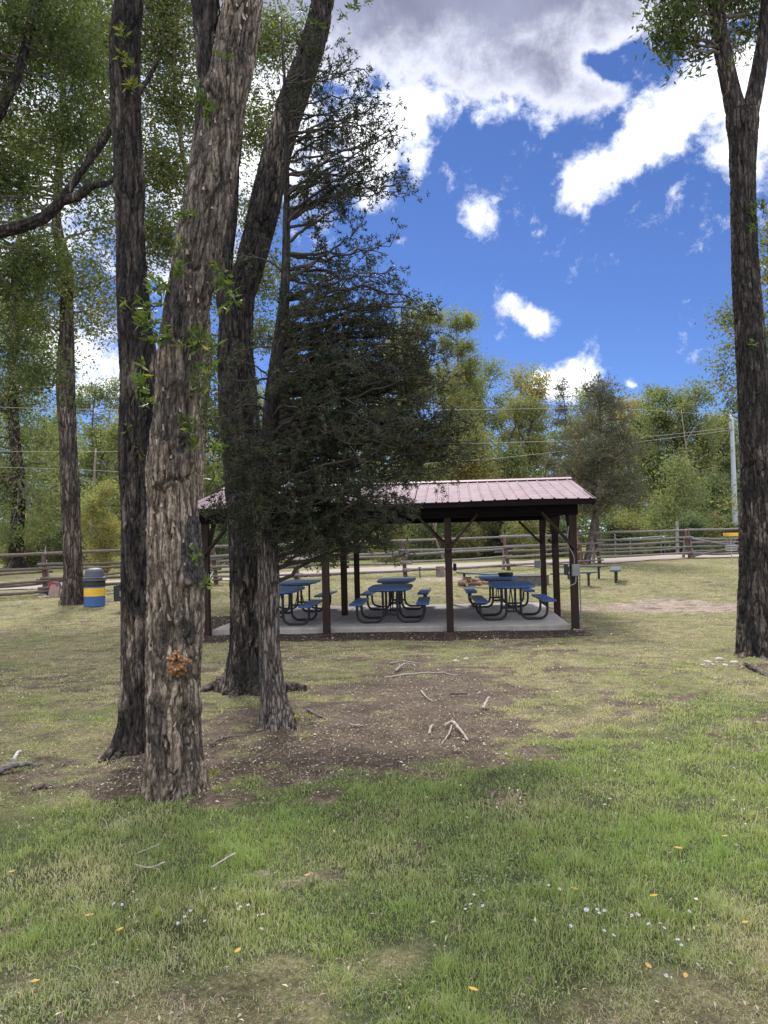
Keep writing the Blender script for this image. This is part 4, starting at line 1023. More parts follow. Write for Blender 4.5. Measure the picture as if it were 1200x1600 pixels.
# ------------------------------------------------------------------ the near cottonwoods
def near_trees():
    # A : the big tan trunk in front
    YA = 5.0; base = G(273, 1236)
    t = empty('cottonwood_tree', base, 'thick tan cottonwood trunk with burls and an orange knothole, nearest of all the trees', 'tree', None)
    YA = base[1]
    rows = [(273, 1262, 92), (273, 1235, 88), (273, 1180, 78), (272, 1120, 76), (272, 1040, 78), (274, 950, 82), (273, 880, 80), (269, 800, 72), (268, 740, 70), (271, 690, 66), (276, 640, 62), (282, 580, 63), (289, 500, 62), (303, 430, 66), (313, 370, 66), (328, 300, 66), (346, 200, 62), (364, 100, 62), (378, 0, 58), (392, -120, 54), (408, -300, 46), (425, -520, 38)]
    C, R = stem('trunk', t, BARK_TAN, rows, YA, seed=3, bark=22, elong=7, amp=.025, lump=.016, flare=.14, lobes=6, nseg=128, step=.010,
         burls=[(262, 740, 24, .035), (290, 715, 18, .03), (262, 925, 20, .012), (250, 975, 22, .03), (290, 965, 26, .035), (277, 1035, 24, .05), (300, 905, 22, .028), (245, 1095, 16, .03), (295, 1105, 22, .03), (292, 1170, 18, .02),
                (283, 470, 20, .03), (275, 600, 18, .025), (262, 655, 14, .025), (280, 690, 18, .03), (330, 130, 16, .03), (325, 250, 18, .02)],
         darks=[(306, 860, 26, 80, .9), (285, 985, 20, 26, .7), (255, 1000, 10, 60, .5), (262, 655, 22, 40, .7), (285, 700, 25, 35, .6), (275, 460, 20, 70, .85), (303, 350, 14, 60, .7), (310, 240, 12, 60, .7), (380, 60, 18, 70, .6), (245, 1150, 12, 60, .6), (300, 1150, 14, 60, .45), (270, 590, 22, 26, .6), (300, 470, 60, 110, .5), (330, 300, 60, 120, .5), (350, 150, 60, 140, .45), (285, 620, 12, 90, .5)])  # broad upper patches paint in crown shade, the rest are bark stains
    rows2 = [(306, 400, 26), (309, 330, 36), (316, 260, 40), (322, 200, 36), (326, 130, 37), (325, 60, 40), (321, 0, 43), (312, -120, 40), (300, -300, 33)]
    rows2 = [(a, b, c, YA+.12) for a, b, c in rows2]
    stem('limb', t, BARK_DARK, rows2, YA, seed=5, bark=17, elong=6, amp=.014, lump=.01, base=False, nseg=80, step=.014, flare=0)
    # knothole: rim of raw orange wood round a dark hollow
    kc = W(277, 1035, YA-.222); V = []; f = []; n = 40; rings = [(.062, .03), (.050, -.004), (.040, -.014), (.028, -.004), (.018, .022), (.0, .032)]
    rg = np.random.default_rng(5)
    for r_, dy in rings:
        for k in range(n):
            a = 2*math.pi*k/n; q = r_*(1+1.3*(vnoise(math.cos(a)*2.4+3, math.sin(a)*2.4, r_*60, 3)-.5)+.5*(vnoise(math.cos(a)*7+3, math.sin(a)*7, r_*60, 6)-.5))
            V.append((kc[0]+q*math.cos(a)*.95, kc[1]+dy+.035*(vnoise(math.cos(a)*5, math.sin(a)*5, r_*90, 8)-.5), kc[2]+q*math.sin(a)*1.05))
    f = [(i*n+k, i*n+(k+1) % n, (i+1)*n+(k+1) % n, (i+1)*n+k) for i in range(5) for k in range(n)]
    km, kt, kp, ko = mat('knot_wood')
    kt.links.new(ramp(kt, tnoise(kt, 55, 5, .7), [(.36, (.02, .013, .01)), (.52, (.24, .11, .045)), (.70, (.58, .38, .22))]), kp.inputs['Base Color']); kp.inputs['Roughness'].default_value = .85
    link('knothole', np_mesh('knothole', V, f, km, smooth_=True), t)
    root(t, BARK_TAN, [(296, 1218, .07), (312, 1232, .03), (324, 1240, .0), (338, 1244, -.03)], .045, .018, 44)
    root(t, BARK_TAN, [(250, 1222, .06), (238, 1232, .02), (226, 1236, -.03)], .04, .02, 45)
    # loose bark flakes hanging off the trunk
    rgf = np.random.default_rng(12); mbv = []; 
    nfl = 520; hh = rgf.integers(0, len(C)-1, nfl); th = rgf.uniform(0, 2*math.pi, nfl)
    cen = C[hh]+np.stack([np.cos(th), np.sin(th), 0*th], 1)*(R[hh]+.018)[:, None]
    out = np.stack([np.cos(th), np.sin(th), 0*th], 1); tan = np.stack([-np.sin(th), np.cos(th), 0*th], 1)
    l = rgf.uniform(.012, .045, nfl)[:, None]; w = rgf.uniform(.005, .013, nfl)[:, None]; lean = rgf.uniform(-.3, .7, nfl)[:, None]
    upv = np.array([0, 0, 1.])+out*lean*.5+tan*rgf.normal(0, .25, nfl)[:, None]
    v = np.stack([cen-tan*w, cen+tan*w, cen+upv*l+tan*w*.5, cen+upv*l-tan*w*.3], 1).reshape(-1, 3)
    _fl = link('bark_flakes', np_mesh('bark_flakes', v, [np.arange(4*nfl).reshape(nfl, 4)], simple('bark_flake', (.42, .34, .29), (.20, .155, .13), .9, 30, None, 0)), t); _fl['kind'] = 'stuff'
    rg = np.random.default_rng(77)
    bl = [px_blob(420, -420, 330, 220, YA+.8), px_blob(250, -520, 300, 200, YA+.5)]
    add_crown(t, 'crown', GREEN_NEAR, bl, 9000, 24, .3, .085, .026, rg, (.3, .2), C, R, 16, BARK_FAR, start=(.8, .98))
    # sprouts
    def sprouts(t, spots, Y, L_=.075, Wd=.024, name='sprout_leaves', tint=.35):
        rg = np.random.default_rng(int(spots[0][0])); VV = []; TT = []; off = 0; mb = MB(); FF = []
        for (px, py, rx, ry, n, *rest) in spots:
            n = int(n*.8)
            yy = Y-(rest[0] if rest else .28); root_ = W(px+rx*.35, py+ry*.3, yy+.16)
            nt_ = max(2, n//9)
            for j in range(nt_):
                tipp = W(px+rg.normal(0, rx*.5), py+rg.normal(0, ry*.5), yy+rg.uniform(-.1, .12))
                P = spline([root_+rg.normal(0, .02, 3), (root_+tipp)/2+rg.normal(0, .02, 3)-[0, 0, .01], tipp], 8)
                mb.tube(P, np.linspace(.0048, .0018, 8), 5, False)
                m_ = n//nt_+1; u = rg.uniform(.25, 1.02, m_); c = P[np.clip((u*7).astype(int), 0, 7)]+rg.normal(0, .012, (m_, 3))
                ax = (P[-1]-P[0]); ax /= np.linalg.norm(ax)
                dd = ax[None]+rg.normal(size=(m_, 3))*.7+np.array([0, 0, .12]); dd /= np.linalg.norm(dd, axis=1)[:, None]
                c = c+dd*L_*.5
                v, f = leaf_quads(c, L_, Wd, rg, dirs=dd*1.6); VV.append(v); FF.append(f+off); off += len(v)
                TT.append(np.clip(rg.normal(tint, .18, m_)+(rg.random(m_) < .05)*.5, 0, 1))
        link(name, np_mesh(name, np.concatenate(VV), [np.concatenate(FF)], SPROUT, tint=np.concatenate(TT)), t)
        mb.build('sprout_stems', TWIG, t)
    sprouts(t, [(238, 470, 28, 30, 60), (225, 500, 22, 26, 40), (255, 520, 30, 25, 70), (245, 440, 22, 24, 36), (270, 400, 16, 24, 24), (220, 600, 14, 22, 30), (232, 625, 14, 16, 24), (215, 575, 12, 14, 16), (300, 530, 26, 34, 56), (318, 575, 22, 30, 36), (330, 540, 14, 24, 22),
                (345, 440, 24, 30, 40), (352, 460, 16, 26, 26), (335, 415, 16, 20, 20), (300, 590, 20, 20, 26), (283, 665, 18, 16, 22), (300, 690, 14, 22, 20), (318, 150, 14, 22, 34), (312, 175, 12, 14, 22), (305, 130, 10, 14, 14), (352, 92, 8, 12, 8), (310, 860, 10, 30, 16), (318, 905, 10, 18, 14), (340, 700, 14, 34, 20, .1), (325, 740, 12, 30, 18, .1),
                (290, 330, 14, 30, 24), (280, 420, 14, 30, 24), (290, 655, 22, 12, 16)], YA)
    # B : dark trunk on the left
    baseB = G(208, 1168); t = empty('cottonwood_tree', baseB, 'tall dark cottonwood trunk just left of the thick tan trunk', 'tree', None); YB = baseB[1]
    rows = [(214, 1190, 66), (214, 1165, 62), (215, 1120, 50), (217, 1060, 48), (218, 1000, 50), (219, 900, 54), (219, 800, 56), (218, 700, 58), (219, 600, 58), (215, 540, 52), (208, 470, 46), (205, 400, 44), (203, 300, 43), (198, 200, 40), (195, 100, 42), (196, 50, 41), (202, 0, 38), (205, -120, 34), (200, -300, 27)]
    C, R = stem('trunk', t, BARK_DARK, rows, YB, seed=11, bark=22, elong=8, amp=.018, lump=.016, flare=.55, flare_h=.2, lobes=5, nseg=112, step=.012,
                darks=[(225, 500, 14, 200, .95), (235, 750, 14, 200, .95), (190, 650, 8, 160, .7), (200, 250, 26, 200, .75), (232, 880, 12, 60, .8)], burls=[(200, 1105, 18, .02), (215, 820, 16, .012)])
    root(t, BARK_BROWN, [(212, 1140, .06), (190, 1160, .03), (172, 1177, .01), (158, 1188, -.03)], .055, .028, 4)
    root(t, BARK_BROWN, [(216, 1150, .04), (196, 1168, .01), (182, 1182, -.0), (168, 1192, -.03)], .04, .02, 6)
    sprouts(t, [(192, 40, 12, 22, 26, .22), (196, 90, 14, 26, 44, .22), (200, 130, 12, 16, 30, .22), (190, 475, 12, 14, 14, .22), (212, 700, 14, 20, 22, .22), (205, 670, 14, 12, 18, .22), (222, 610, 12, 20, 20, .22)], YB, tint=.62)
    rg = np.random.default_rng(78)
    add_crown(t, 'crown', GREEN_NEAR, [px_blob(190, -380, 260, 160, YB+.4)], 5000, 24, .3, .085, .026, rg, (.35, .2), C, R, 10, BARK_FAR, start=(.8, .98))
    # C : leaning trunk behind
    baseC = G(380, 1080); t = empty('cottonwood_tree', baseC, 'big dark cottonwood behind the juniper, leaning right as it rises', 'tree', None); YC = baseC[1]
    rows = [(388, 1100, 84), (388, 1078, 76), (389, 1040, 60), (391, 980, 58), (391, 900, 60), (388, 820, 62), (383, 740, 62), (374, 660, 60), (370, 600, 58), (368, 530, 52), (374, 470, 46), (388, 420, 44), (402, 370, 44), (414, 320, 45), (428, 260, 43), (443, 200, 42), (463, 140, 40), (482, 90, 38), (499, 30, 32), (507, -20, 32), (530, -150, 30), (560, -300, 25)]
    C, R = stem('trunk', t, BARK_DARK, rows, YC, seed=17, bark=18, elong=8, amp=.026, lump=.02, flare=.5, flare_h=.3, lobes=6, nseg=112, step=.016,
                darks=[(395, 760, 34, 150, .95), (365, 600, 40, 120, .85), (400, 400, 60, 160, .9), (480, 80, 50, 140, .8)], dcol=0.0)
    stem('limb', t, BARK_DARK, [(366, 540, 20, YC-.1), (352, 480, 26, YC-.1), (350, 420, 24, YC), (356, 370, 20, YC), (364, 310, 17, YC+.1), (372, 200, 14, YC+.2), (380, 60, 10, YC+.3)], YC, seed=19, bark=14, amp=.014, base=False, nseg=48, step=.03, flare=0, dcol=.5)
    root(t, BARK_BROWN, [(375, 1062, .12), (352, 1072, .04), (330, 1078, .01), (316, 1081, -.03)], .12, .05, 8)
    root(t, BARK_BROWN, [(400, 1075, .08), (430, 1082, .05), (455, 1080, .03), (478, 1080, .0)], .09, .055, 9)
    root(t, BARK_BROWN, [(385, 1075, .10), (372, 1086, .02), (358, 1090, -.04)], .10, .05, 10)
    rg = np.random.default_rng(79)
    add_crown(t, 'crown', GREEN_NEAR, [px_blob(570, -330, 300, 200, YC+.6), px_blob(400, -250, 150, 130, YC+1)], 9000, 24, .35, .09, .028, rg, (.3, .2), C, R, 12, BARK_FAR, start=(.85, .98))
    sprouts(t, [(545, 5, 20, 12, 40, .3), (560, 2, 16, 10, 30, .3), (535, 25, 10, 10, 14, .3), (490, 30, 16, 26, 40, .3), (425, 20, 24, 20, 60, .0), (440, 55, 14, 20, 30, .0), (400, 90, 14, 16, 20, .0), (470, 10, 20, 20, 40, .2)], YC, L_=.085, Wd=.022, tint=.2)
    # E : right cottonwood
    baseE = G(1188, 1024); t = empty('cottonwood_tree', baseE, 'forked dark cottonwood at the right edge of the lawn', 'tree', None); YE = baseE[1]
    rows = [(1192, 1040, 84), (1192, 1018, 76), (1190, 980, 68), (1189, 900, 62), (1185, 800, 52), (1181, 700, 48), (1176, 600, 44), (1171, 520, 41), (1166, 440, 38), (1163, 360, 37), (1161, 280, 36), (1161, 220, 40), (1160, 190, 46), (1159, 175, 44)]
    C1, R1 = stem('trunk', t, BARK_DARK, rows, YE, seed=23, bark=16, elong=7, amp=.024, lump=.02, flare=.12, flare_h=.3, nseg=112, step=.018, dcol=.5,
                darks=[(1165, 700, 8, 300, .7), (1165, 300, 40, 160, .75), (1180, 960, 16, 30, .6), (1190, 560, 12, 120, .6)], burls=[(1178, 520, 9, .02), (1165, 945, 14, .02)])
    C2, R2 = stem('limb', t, BARK_DARK, [(1156, 215, 26), (1151, 180, 30), (1142, 140, 27), (1133, 100, 25), (1124, 50, 25), (1118, 0, 25), (1105, -100, 22), (1090, -250, 17)], YE, seed=24, bark=12, elong=6, amp=.016, base=False, nseg=64, step=.03, flare=0, dcol=.35)
    C3, R3 = stem('limb', t, BARK_DARK, [(1163, 215, 24, YE), (1172, 175, 26, YE), (1180, 140, 23, YE), (1187, 100, 21, YE), (1196, 50, 22, YE), (1203, 0, 23, YE), (1222, -100, 20, YE), (1245, -250, 15, YE)], YE, seed=25, bark=12, elong=6, amp=.015, base=False, nseg=64, step=.03, flare=0, dcol=.35)
    rg = np.random.default_rng(80)
    bl = [px_blob(1050, 25, 42, 55, YE-.2), px_blob(1085, 60, 34, 46, YE-.1), px_blob(1075, -30, 80, 60, YE), px_blob(1160, 30, 34, 60, YE+.3), px_blob(1150, -60, 120, 70, YE), px_blob(1120, -160, 70, 60, YE), px_blob(1045, 60, 30, 50, YE-.3)]
    cc = add_crown(t, 'crown', GREEN_NEAR, bl, 10000, 14, .17, .11, .036, rg, (.38, .25), C2, R2, 46, BARK_FAR, droop=.9, start=(.3, .98))
    mb = MB()
    for (x0, y0, x1, y1) in [(1118, 20, 1040, 60), (1120, 40, 1075, 95), (1118, 0, 1020, 15), (1120, 60, 1095, 110), (1125, 60, 1160, 90)]:
        P = spline([W(x0, y0, YE), W((x0+x1)/2, (y0+y1)/2-12, YE-.1), W(x1, y1, YE-.2)], 8); mb = MB(); mb.tube(P, np.linspace(.022, .006, 8), 5, False); mb.build('branch', BARK_FAR, t)
    sprouts(t, [(1190, 325, 14, 26, 40, .3), (1182, 350, 14, 20, 30, .3), (1196, 375, 10, 20, 20, .3), (1172, 352, 12, 12, 12, .3), (1176, 535, 9, 14, 14, .3), (1090, 112, 10, 14, 16, .2), (1060, 105, 10, 12, 16, .2), (1140, 100, 8, 14, 14, .2), (1028, 60, 10, 20, 20, .2), (1010, 30, 8, 16, 12, .2)], YE, L_=.10, Wd=.034, tint=.45)
    root(t, BARK_BROWN, [(1175, 1012, .10), (1164, 1020, .05), (1158, 1028, .0), (1152, 1030, -.04)], .07, .04, 31)
    root(t, BARK_PALE if False else BARK_JUN, [(1158, 1022, .03), (1172, 1019, .06), (1185, 1024, .05), (1198, 1034, -.03)], .035, .025, 32)
    root(t, BARK_JUN, [(1166, 1040, .02), (1175, 1046, .03), (1188, 1052, .02), (1215, 1066, -.03)], .03, .02, 33)
near_trees()

# ------------------------------------------------------------------ near juniper
def juniper(t, C, R, tips, rg, leafm, twigm, n_sec=9, sec=(.12, .34), tuft=7, per=11, L_=.034, Wd=.0085, spread=.034, r0=.018):
    """tips: list of (point, start index). builds limbs, twigs and scale sprays"""
    mb = MB(); cen = []; dirs = []
    for tip, i in tips:
        a = C[i]; d = tip-a; Ln = np.linalg.norm(d)
        mid = a+d*.5+np.array([0, 0, rg.uniform(-.02, .10)*Ln])+rg.normal(0, .05*Ln, 3)
        P = spline([a, mid, tip], 14); P[1:-1] += rg.normal(0, .012*Ln, (12, 3))
        rr = min(R[i]*.55, r0*(.5+Ln*.6)); mb.tube(P, np.linspace(rr, .003, 14), 6, False)
        T = np.gradient(P, axis=0); T /= np.linalg.norm(T, axis=1)[:, None]
        m = max(3, int(n_sec*Ln/1.0))
        for u in np.concatenate([rg.uniform(.22, 1, m), [1.0, .95, .85]]):
            k = min(13, int(u*13)); q = P[k]; dd = T[k]*rg.uniform(.3, 1.0)+rg.normal(0, .75, 3)+np.array([0, 0, .12]); dd /= np.linalg.norm(dd)
            sl_ = rg.uniform(*sec)*(1.15-.4*u); e = q+dd*sl_+np.array([0, 0, -.03*sl_])
            Q = spline([q, (q+e)/2+rg.normal(0, .03*sl_+.004, 3), e], 6); mb.tube(Q, np.linspace(.0045*r0/.018, .0015*r0/.018, 6), 4, False)
            nt_ = max(2, int(tuft*sl_/sec[1]))
            w = rg.uniform(.25, 1.05, nt_)
            for ww in w:
                c = q+(e-q)*ww+rg.normal(0, spread*.9, 3); cen.append(c); dirs.append(dd*.7+np.array([0, 0, .35]))
    mb.build('branch', twigm, t, smooth_=True)
    cen = np.array(cen); dirs = np.array(dirs); n = len(cen)
    ci = np.repeat(np.arange(n), per); dv = rg.normal(size=(n*per, 3))
    d = dirs[ci]+dv*.75; d /= np.linalg.norm(d, axis=1)[:, None]
    c = cen[ci]+d*rg.uniform(.1, 1, (n*per, 1))*spread*1.1
    v, f = leaf_quads(c, L_, Wd, rg, dirs=d*1.8)
    ti = np.clip(rg.normal(.4, .2, n)[ci]+rg.normal(0, .1, n*per), 0, 1)*.9+(rg.random(n*per) < .03)*.1
    link('foliage', np_mesh('foliage', v, [f], leafm, tint=ti), t)
    return n*per
def near_juniper():
    base = G(432, 1133); t = empty('juniper_tree', base, 'dark green juniper with shaggy grey trunk and branches reaching over the shelter roof', 'tree', None); Y = base[1]
    rows = [(434, 1152, 60), (434, 1130, 54), (429, 1100, 42), (424, 1050, 36), (421, 1000, 33), (419.5, 900, 33), (418, 850, 31), (419, 800, 31), (418, 750, 27), (422, 680, 28), (430, 600, 25), (439, 520, 20), (446, 440, 15), (447.5, 360, 12), (448, 280, 9), (449, 200, 7), (444, 120, 5), (441, 60, 3.5), (440, 30, 2)]
    C, R = stem('trunk', t, BARK_JUN, rows, Y, seed=41, bark=26, elong=11, amp=.008, lump=.010, flare=.28, flare_h=.16, lobes=7, nseg=96, step=.010, twist=.15, darks=[(420, 740, 22, 110, .95), (435, 540, 26, 200, .95), (446, 300, 16, 200, .9)])  # dark patches paint in the shade of the foliage on the trunk
    rg = np.random.default_rng(42); k = Y/1200
    ys = [20, 50, 100, 150, 200, 290, 350, 400, 470, 560, 600, 690, 760, 800, 840]
    rr = [540, 550, 560, 582, 608, 636, 600, 612, 648, 690, 722, 738, 668, 640, 600]
    ll = [425, 415, 400, 405, 400, 385, 370, 365, 350, 345, 345, 340, 338, 335, 340]
    zc = C[:, 2]; tips = []
    for j in range(92):
        py = 845-(845-30)*rg.random()**1.05
        a = rg.uniform(0, 2*math.pi); u = rg.uniform(.45, 1.0)**.7
        cx = np.interp(py, [30, 300, 600, 850], [440, 448, 430, 418])
        RR = (np.interp(py, ys, rr)-cx)*(.72+.5*float(vnoise(py/38., 0.3, seed=5))); LL = cx-np.interp(py, ys, ll)
        if py < 420 and rg.random() < .45: continue
        if rg.random() < .66: a = rg.normal(0, .75)
        ca, sa = math.cos(a), math.sin(a)
        ex = RR*ca if ca > 0 else LL*ca
        dep = .62*(RR*.55+LL*.5)*sa*k
        tip = W(cx+ex*u, py+rg.uniform(-6, 6), Y+dep)
        dpx = abs(ex*u)
        i = int(np.clip(np.searchsorted(zc, tip[2]-rg.uniform(-.25, .65)*dpx*k-.02), 30, len(C)-8))
        tips.append((tip, i))
    # main right hand limb and low sweeping limbs
    for (x, y_, dy) in [(735, 690, .1), (728, 655, -.2), (700, 600, .2), (690, 720, .0), (740, 720, .3), (640, 790, -.2), (600, 830, -.1), (560, 840, .2), (530, 850, -.1), (650, 760, .1), (636, 290, .0), (620, 300, .2), (575, 150, 0), (560, 110, .1), (608, 205, 0), (600, 240, .1), (520, 200, -.1), (500, 120, 0), (615, 420, 0), (650, 470, .1), (670, 520, -.2), (340, 800, -.1), (345, 760, .2), (350, 720, 0), (480, 800, -.4), (450, 850, -.35), (400, 840, -.3), (560, 260, -.1), (545, 340, .2),
                        (400, 700, -.5), (430, 740, -.55), (460, 700, -.6), (470, 640, -.6), (410, 780, -.5), (440, 800, -.55), (385, 620, -.35), (480, 560, -.6), (460, 500, -.45), (470, 440, -.35), (350, 640, -.2), (365, 690, -.3), (490, 590, -.5), (450, 590, -.5), (590, 640, -.5), (560, 560, -.5), (520, 480, -.4), (610, 700, -.5), (640, 560, .5), (660, 640, .5), (560, 600, .6), (500, 700, .5), (690, 560, .2), (600, 520, .3), (580, 440, .2), (540, 420, -.3), (610, 800, .3), (560, 790, -.3), (500, 760, -.4), (400, 760, -.35), (370, 830, -.2), (550, 700, -.6), (510, 620, -.6), (640, 680, -.4), (590, 740, .2), (700, 690, .3)]:
        tip = W(x, y_, Y+dy); up_ = {True: .05, False: -.25}[y_ > 560]
        i = int(np.clip(np.searchsorted(zc, tip[2]+up_*abs(x-430)*k), 30, len(C)-10)); tips.append((tip, i))
    for (x0, x1, y0, y1, m, d0, d1) in ((640, 745, 540, 735, 40, -.25, .35), (580, 690, 480, 600, 14, -.3, .3), (450, 650, 780, 860, 20, -.5, .1), (330, 420, 640, 850, 13, -.45, .0), (400, 560, 640, 820, 5, -.7, -.2), (470, 600, 90, 320, 10, -.2, .3)):
        for _ in range(m):
            x, y_ = rg.uniform(x0, x1), rg.uniform(y0, y1)
            if x > 700 and y_ < 600: continue
            tip = W(x, y_, Y+rg.uniform(d0, d1)); i = int(np.clip(np.searchsorted(zc, tip[2]+rg.uniform(-.35, .12)*abs(x-430)*k), 30, len(C)-10)); tips.append((tip, i))
    n = juniper(t, C, R, tips, rg, JUN, TWIG, n_sec=10, sec=(.10, .34), tuft=8, per=14, L_=.034, Wd=.0095, spread=.036)
    print('juniper leaves', n)
near_juniper()

# ------------------------------------------------------------------ mid distance trees on the left
def mid_trees():
    rg = np.random.default_rng(101)
    # F
    base = G(115, 944); Y = base[1]; t = empty('cottonwood_tree', base, 'brown barked cottonwood standing beside the blue trash barrel', 'tree', None)
    rows = [(116, 962, 40), (115, 943, 33), (114, 900, 27), (113, 850, 27), (110, 780, 26), (107, 700, 25), (103, 620, 26), (103, 560, 24), (104, 520, 22), (104, 480, 18), (106, 430, 18), (100, 400, 17), (92, 370, 16), (88, 330, 13), (93, 260, 10), (96, 200, 8), (99, 120, 6), (100, 40, 5), (100, -60, 3)]
    C, R = stem('trunk', t, BARK_BROWN, rows, Y, seed=51, bark=8, elong=6, amp=.035, lump=.04, flare=.35, flare_h=.4, nseg=72, step=.05, burls=[(106, 455, 10, .08), (98, 400, 9, .06)])
    bl = [px_blob(60, 60, 90, 70, Y), px_blob(140, 130, 50, 80, Y), px_blob(60, 220, 70, 60, Y, -1), px_blob(150, 260, 45, 50, Y, 1), px_blob(50, 420, 60, 70, Y, -1), px_blob(40, 500, 50, 40, Y), px_blob(150, 440, 38, 55, Y), px_blob(150, 500, 36, 40, Y, .5), px_blob(165, 360, 28, 40, Y, .5), px_blob(100, -40, 140, 80, Y), px_blob(-60, 250, 100, 200, Y)]
    add_crown(t, 'crown', GREEN_MID, bl, 56000, 26, .75, .15, .06, rg, (.42, .2), C, R, 70, BARK_FAR, droop=.35, hollow=.2, start=(.4, .98), orange=[(px_blob(150, 470, 1, 1, Y)[0], px_blob(150, 470, 1, 1, Y)[2], 1.1, .28), (px_blob(60, 260, 1, 1, Y)[0], px_blob(60, 260, 1, 1, Y)[2], .7, .3)])
    # G
    base = G(27, 889); Y = min(base[1], 46); base = np.array([W(27, 889, Y)[0], Y, g0(0, Y)]); t = empty('cottonwood_tree', base, 'dark trunked cottonwood beyond the left end of the fence', 'tree', None)
    rows = [(27, 895, 28), (26, 870, 21), (27, 820, 19), (29, 750, 17), (24, 700, 15), (20, 640, 14), (20, 580, 12), (24, 500, 10), (30, 400, 8), (30, 300, 5)]
    C, R = stem('trunk', t, BARK_DARK, rows, Y, seed=53, bark=5, amp=.05, lump=.08, nseg=48, step=.12, flare=.3, flare_h=.6)
    bl = [px_blob(30, 600, 70, 60, Y), px_blob(60, 700, 70, 60, Y, 1), px_blob(0, 760, 60, 60, Y), px_blob(75, 790, 50, 45, Y, -1), px_blob(10, 500, 60, 60, Y), px_blob(70, 560, 50, 50, Y), px_blob(-60, 640, 80, 140, Y), px_blob(20, 835, 40, 22, Y, -1)]
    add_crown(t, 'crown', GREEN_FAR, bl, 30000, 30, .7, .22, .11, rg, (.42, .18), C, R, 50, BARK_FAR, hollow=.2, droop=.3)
    # H : limbs coming in from the left
    Y = 9.5; x0 = W(-190, 900, Y); base = np.array([x0[0], Y, g0(0, Y)]); t = empty('cottonwood_tree', base, 'cottonwood left of the view whose dark limbs reach in over the lawn', 'tree', None)
    rows = [(-195, 1075, 70), (-190, 1000, 56), (-185, 850, 50), (-180, 700, 46), (-178, 550, 44), (-170, 420, 40), (-165, 300, 34), (-160, 150, 28), (-150, 0, 20), (-140, -200, 12)]
    C, R = stem('trunk', t, BARK_DARK, rows, Y, seed=57, bark=11, amp=.02, nseg=56, step=.04)
    stem('limb', t, BARK_DARK, [(-180, 470, 26), (-90, 400, 24), (-10, 366, 20), (30, 355, 20), (65, 342, 19), (92, 318, 17), (103, 302, 15), (125, 270, 13), (150, 235, 12), (176, 197, 10), (215, 150, 8), (250, 90, 5)], Y, seed=58, bark=14, amp=.014, base=False, nseg=40, step=.03, flare=0, dcol=.5)
    stem('limb', t, BARK_DARK, [(98, 312, 14), (120, 308, 12), (145, 290, 10), (170, 285, 7), (200, 260, 5)], Y, seed=59, bark=14, amp=.012, base=False, nseg=32, step=.03, flare=0, dcol=.5)
    C4, R4 = stem('limb', t, BARK_DARK, [(-175, 350, 26), (-80, 260, 22), (-5, 182, 17), (12, 150, 16), (25, 125, 15), (38, 80, 13), (52, 30, 12), (64, -20, 10), (80, -120, 7)], Y, seed=60, bark=14, amp=.013, base=False, nseg=40, step=.03, flare=0, dcol=.5)
    bl = [px_blob(60, 30, 90, 60, Y), px_blob(20, 110, 50, 60, Y, .8), px_blob(120, 80, 50, 70, Y, 1), px_blob(110, 200, 55, 50, Y, .8), px_blob(20, 280, 50, 50, Y, .6), px_blob(60, 400, 70, 40, Y, 1), px_blob(140, 300, 40, 50, Y, .6), px_blob(20, 450, 40, 60, Y, 1.2), px_blob(-120, 100, 150, 200, Y), px_blob(30, 545, 45, 30, Y, 1.5), px_blob(75, 590, 30, 30, Y, 1.5)]
    add_crown(t, 'crown', GREEN_NEAR, bl, 34000, 18, .4, .08, .033, rg, (.25, .18), C4, R4, 60, BARK_FAR, droop=.5, hollow=.15, start=(.1, .98))
    # tree behind A with pale trunk
    base = G(312, 893); Y = 27.; base = np.array([W(315, 893, Y)[0], Y, g0(0, Y)]); t = empty('cottonwood_tree', base, 'pale trunked cottonwood hidden mostly behind the thick tan trunk', 'tree', None)
    rows = [(316, 915, 20), (316, 890, 16), (315, 820, 14), (314, 740, 13), (318, 640, 12), (326, 560, 10), (318, 450, 9), (300, 330, 7), (280, 200, 6), (270, 60, 4), (265, -50, 3)]
    C, R = stem('trunk', t, BARK_TAN, rows, Y, seed=63, bark=6, amp=.03, nseg=48, step=.08)
    bl = [px_blob(255, 60, 60, 60, Y), px_blob(270, 160, 60, 60, Y), px_blob(255, 270, 50, 70, Y, -1), px_blob(245, 370, 40, 60, Y), px_blob(420, 60, 60, 50, Y), px_blob(400, 200, 40, 60, Y, 1), px_blob(410, 430, 26, 50, Y, 1), px_blob(412, 520, 22, 40, Y, 1), px_blob(330, 440, 34, 60, Y), px_blob(335, 560, 26, 40, Y), px_blob(330, 640, 30, 40, Y), px_blob(320, 760, 34, 46, Y, 1), px_blob(260, -20, 90, 50, Y), px_blob(400, 330, 30, 50, Y), px_blob(170, 60, 60, 60, Y), px_blob(170, 200, 40, 60, Y)]
    add_crown(t, 'crown', GREEN_MID, bl, 54000, 26, .85, .16, .07, rg, (.38, .2), C, R, 80, BARK_FAR, droop=.3, hollow=.15, start=(.35, .98))
    # slim pale stem seen between F and B (top left)
    # right: tree behind E
    Y = 24.; base = np.array([W(1215, 905, Y)[0], Y, g0(0, Y)]); t = empty('cottonwood_tree', base, 'light leafy cottonwood behind the forked trunk at the right edge', 'tree', None)
    rows = [(1215, 905, 20), (1214, 800, 17), (1212, 650, 14), (1208, 500, 11), (1205, 400, 8), (1205, 300, 5)]
    C, R = stem('trunk', t, BARK_BROWN, rows, Y, seed=67, bark=8, amp=.03, nseg=48, step=.08)
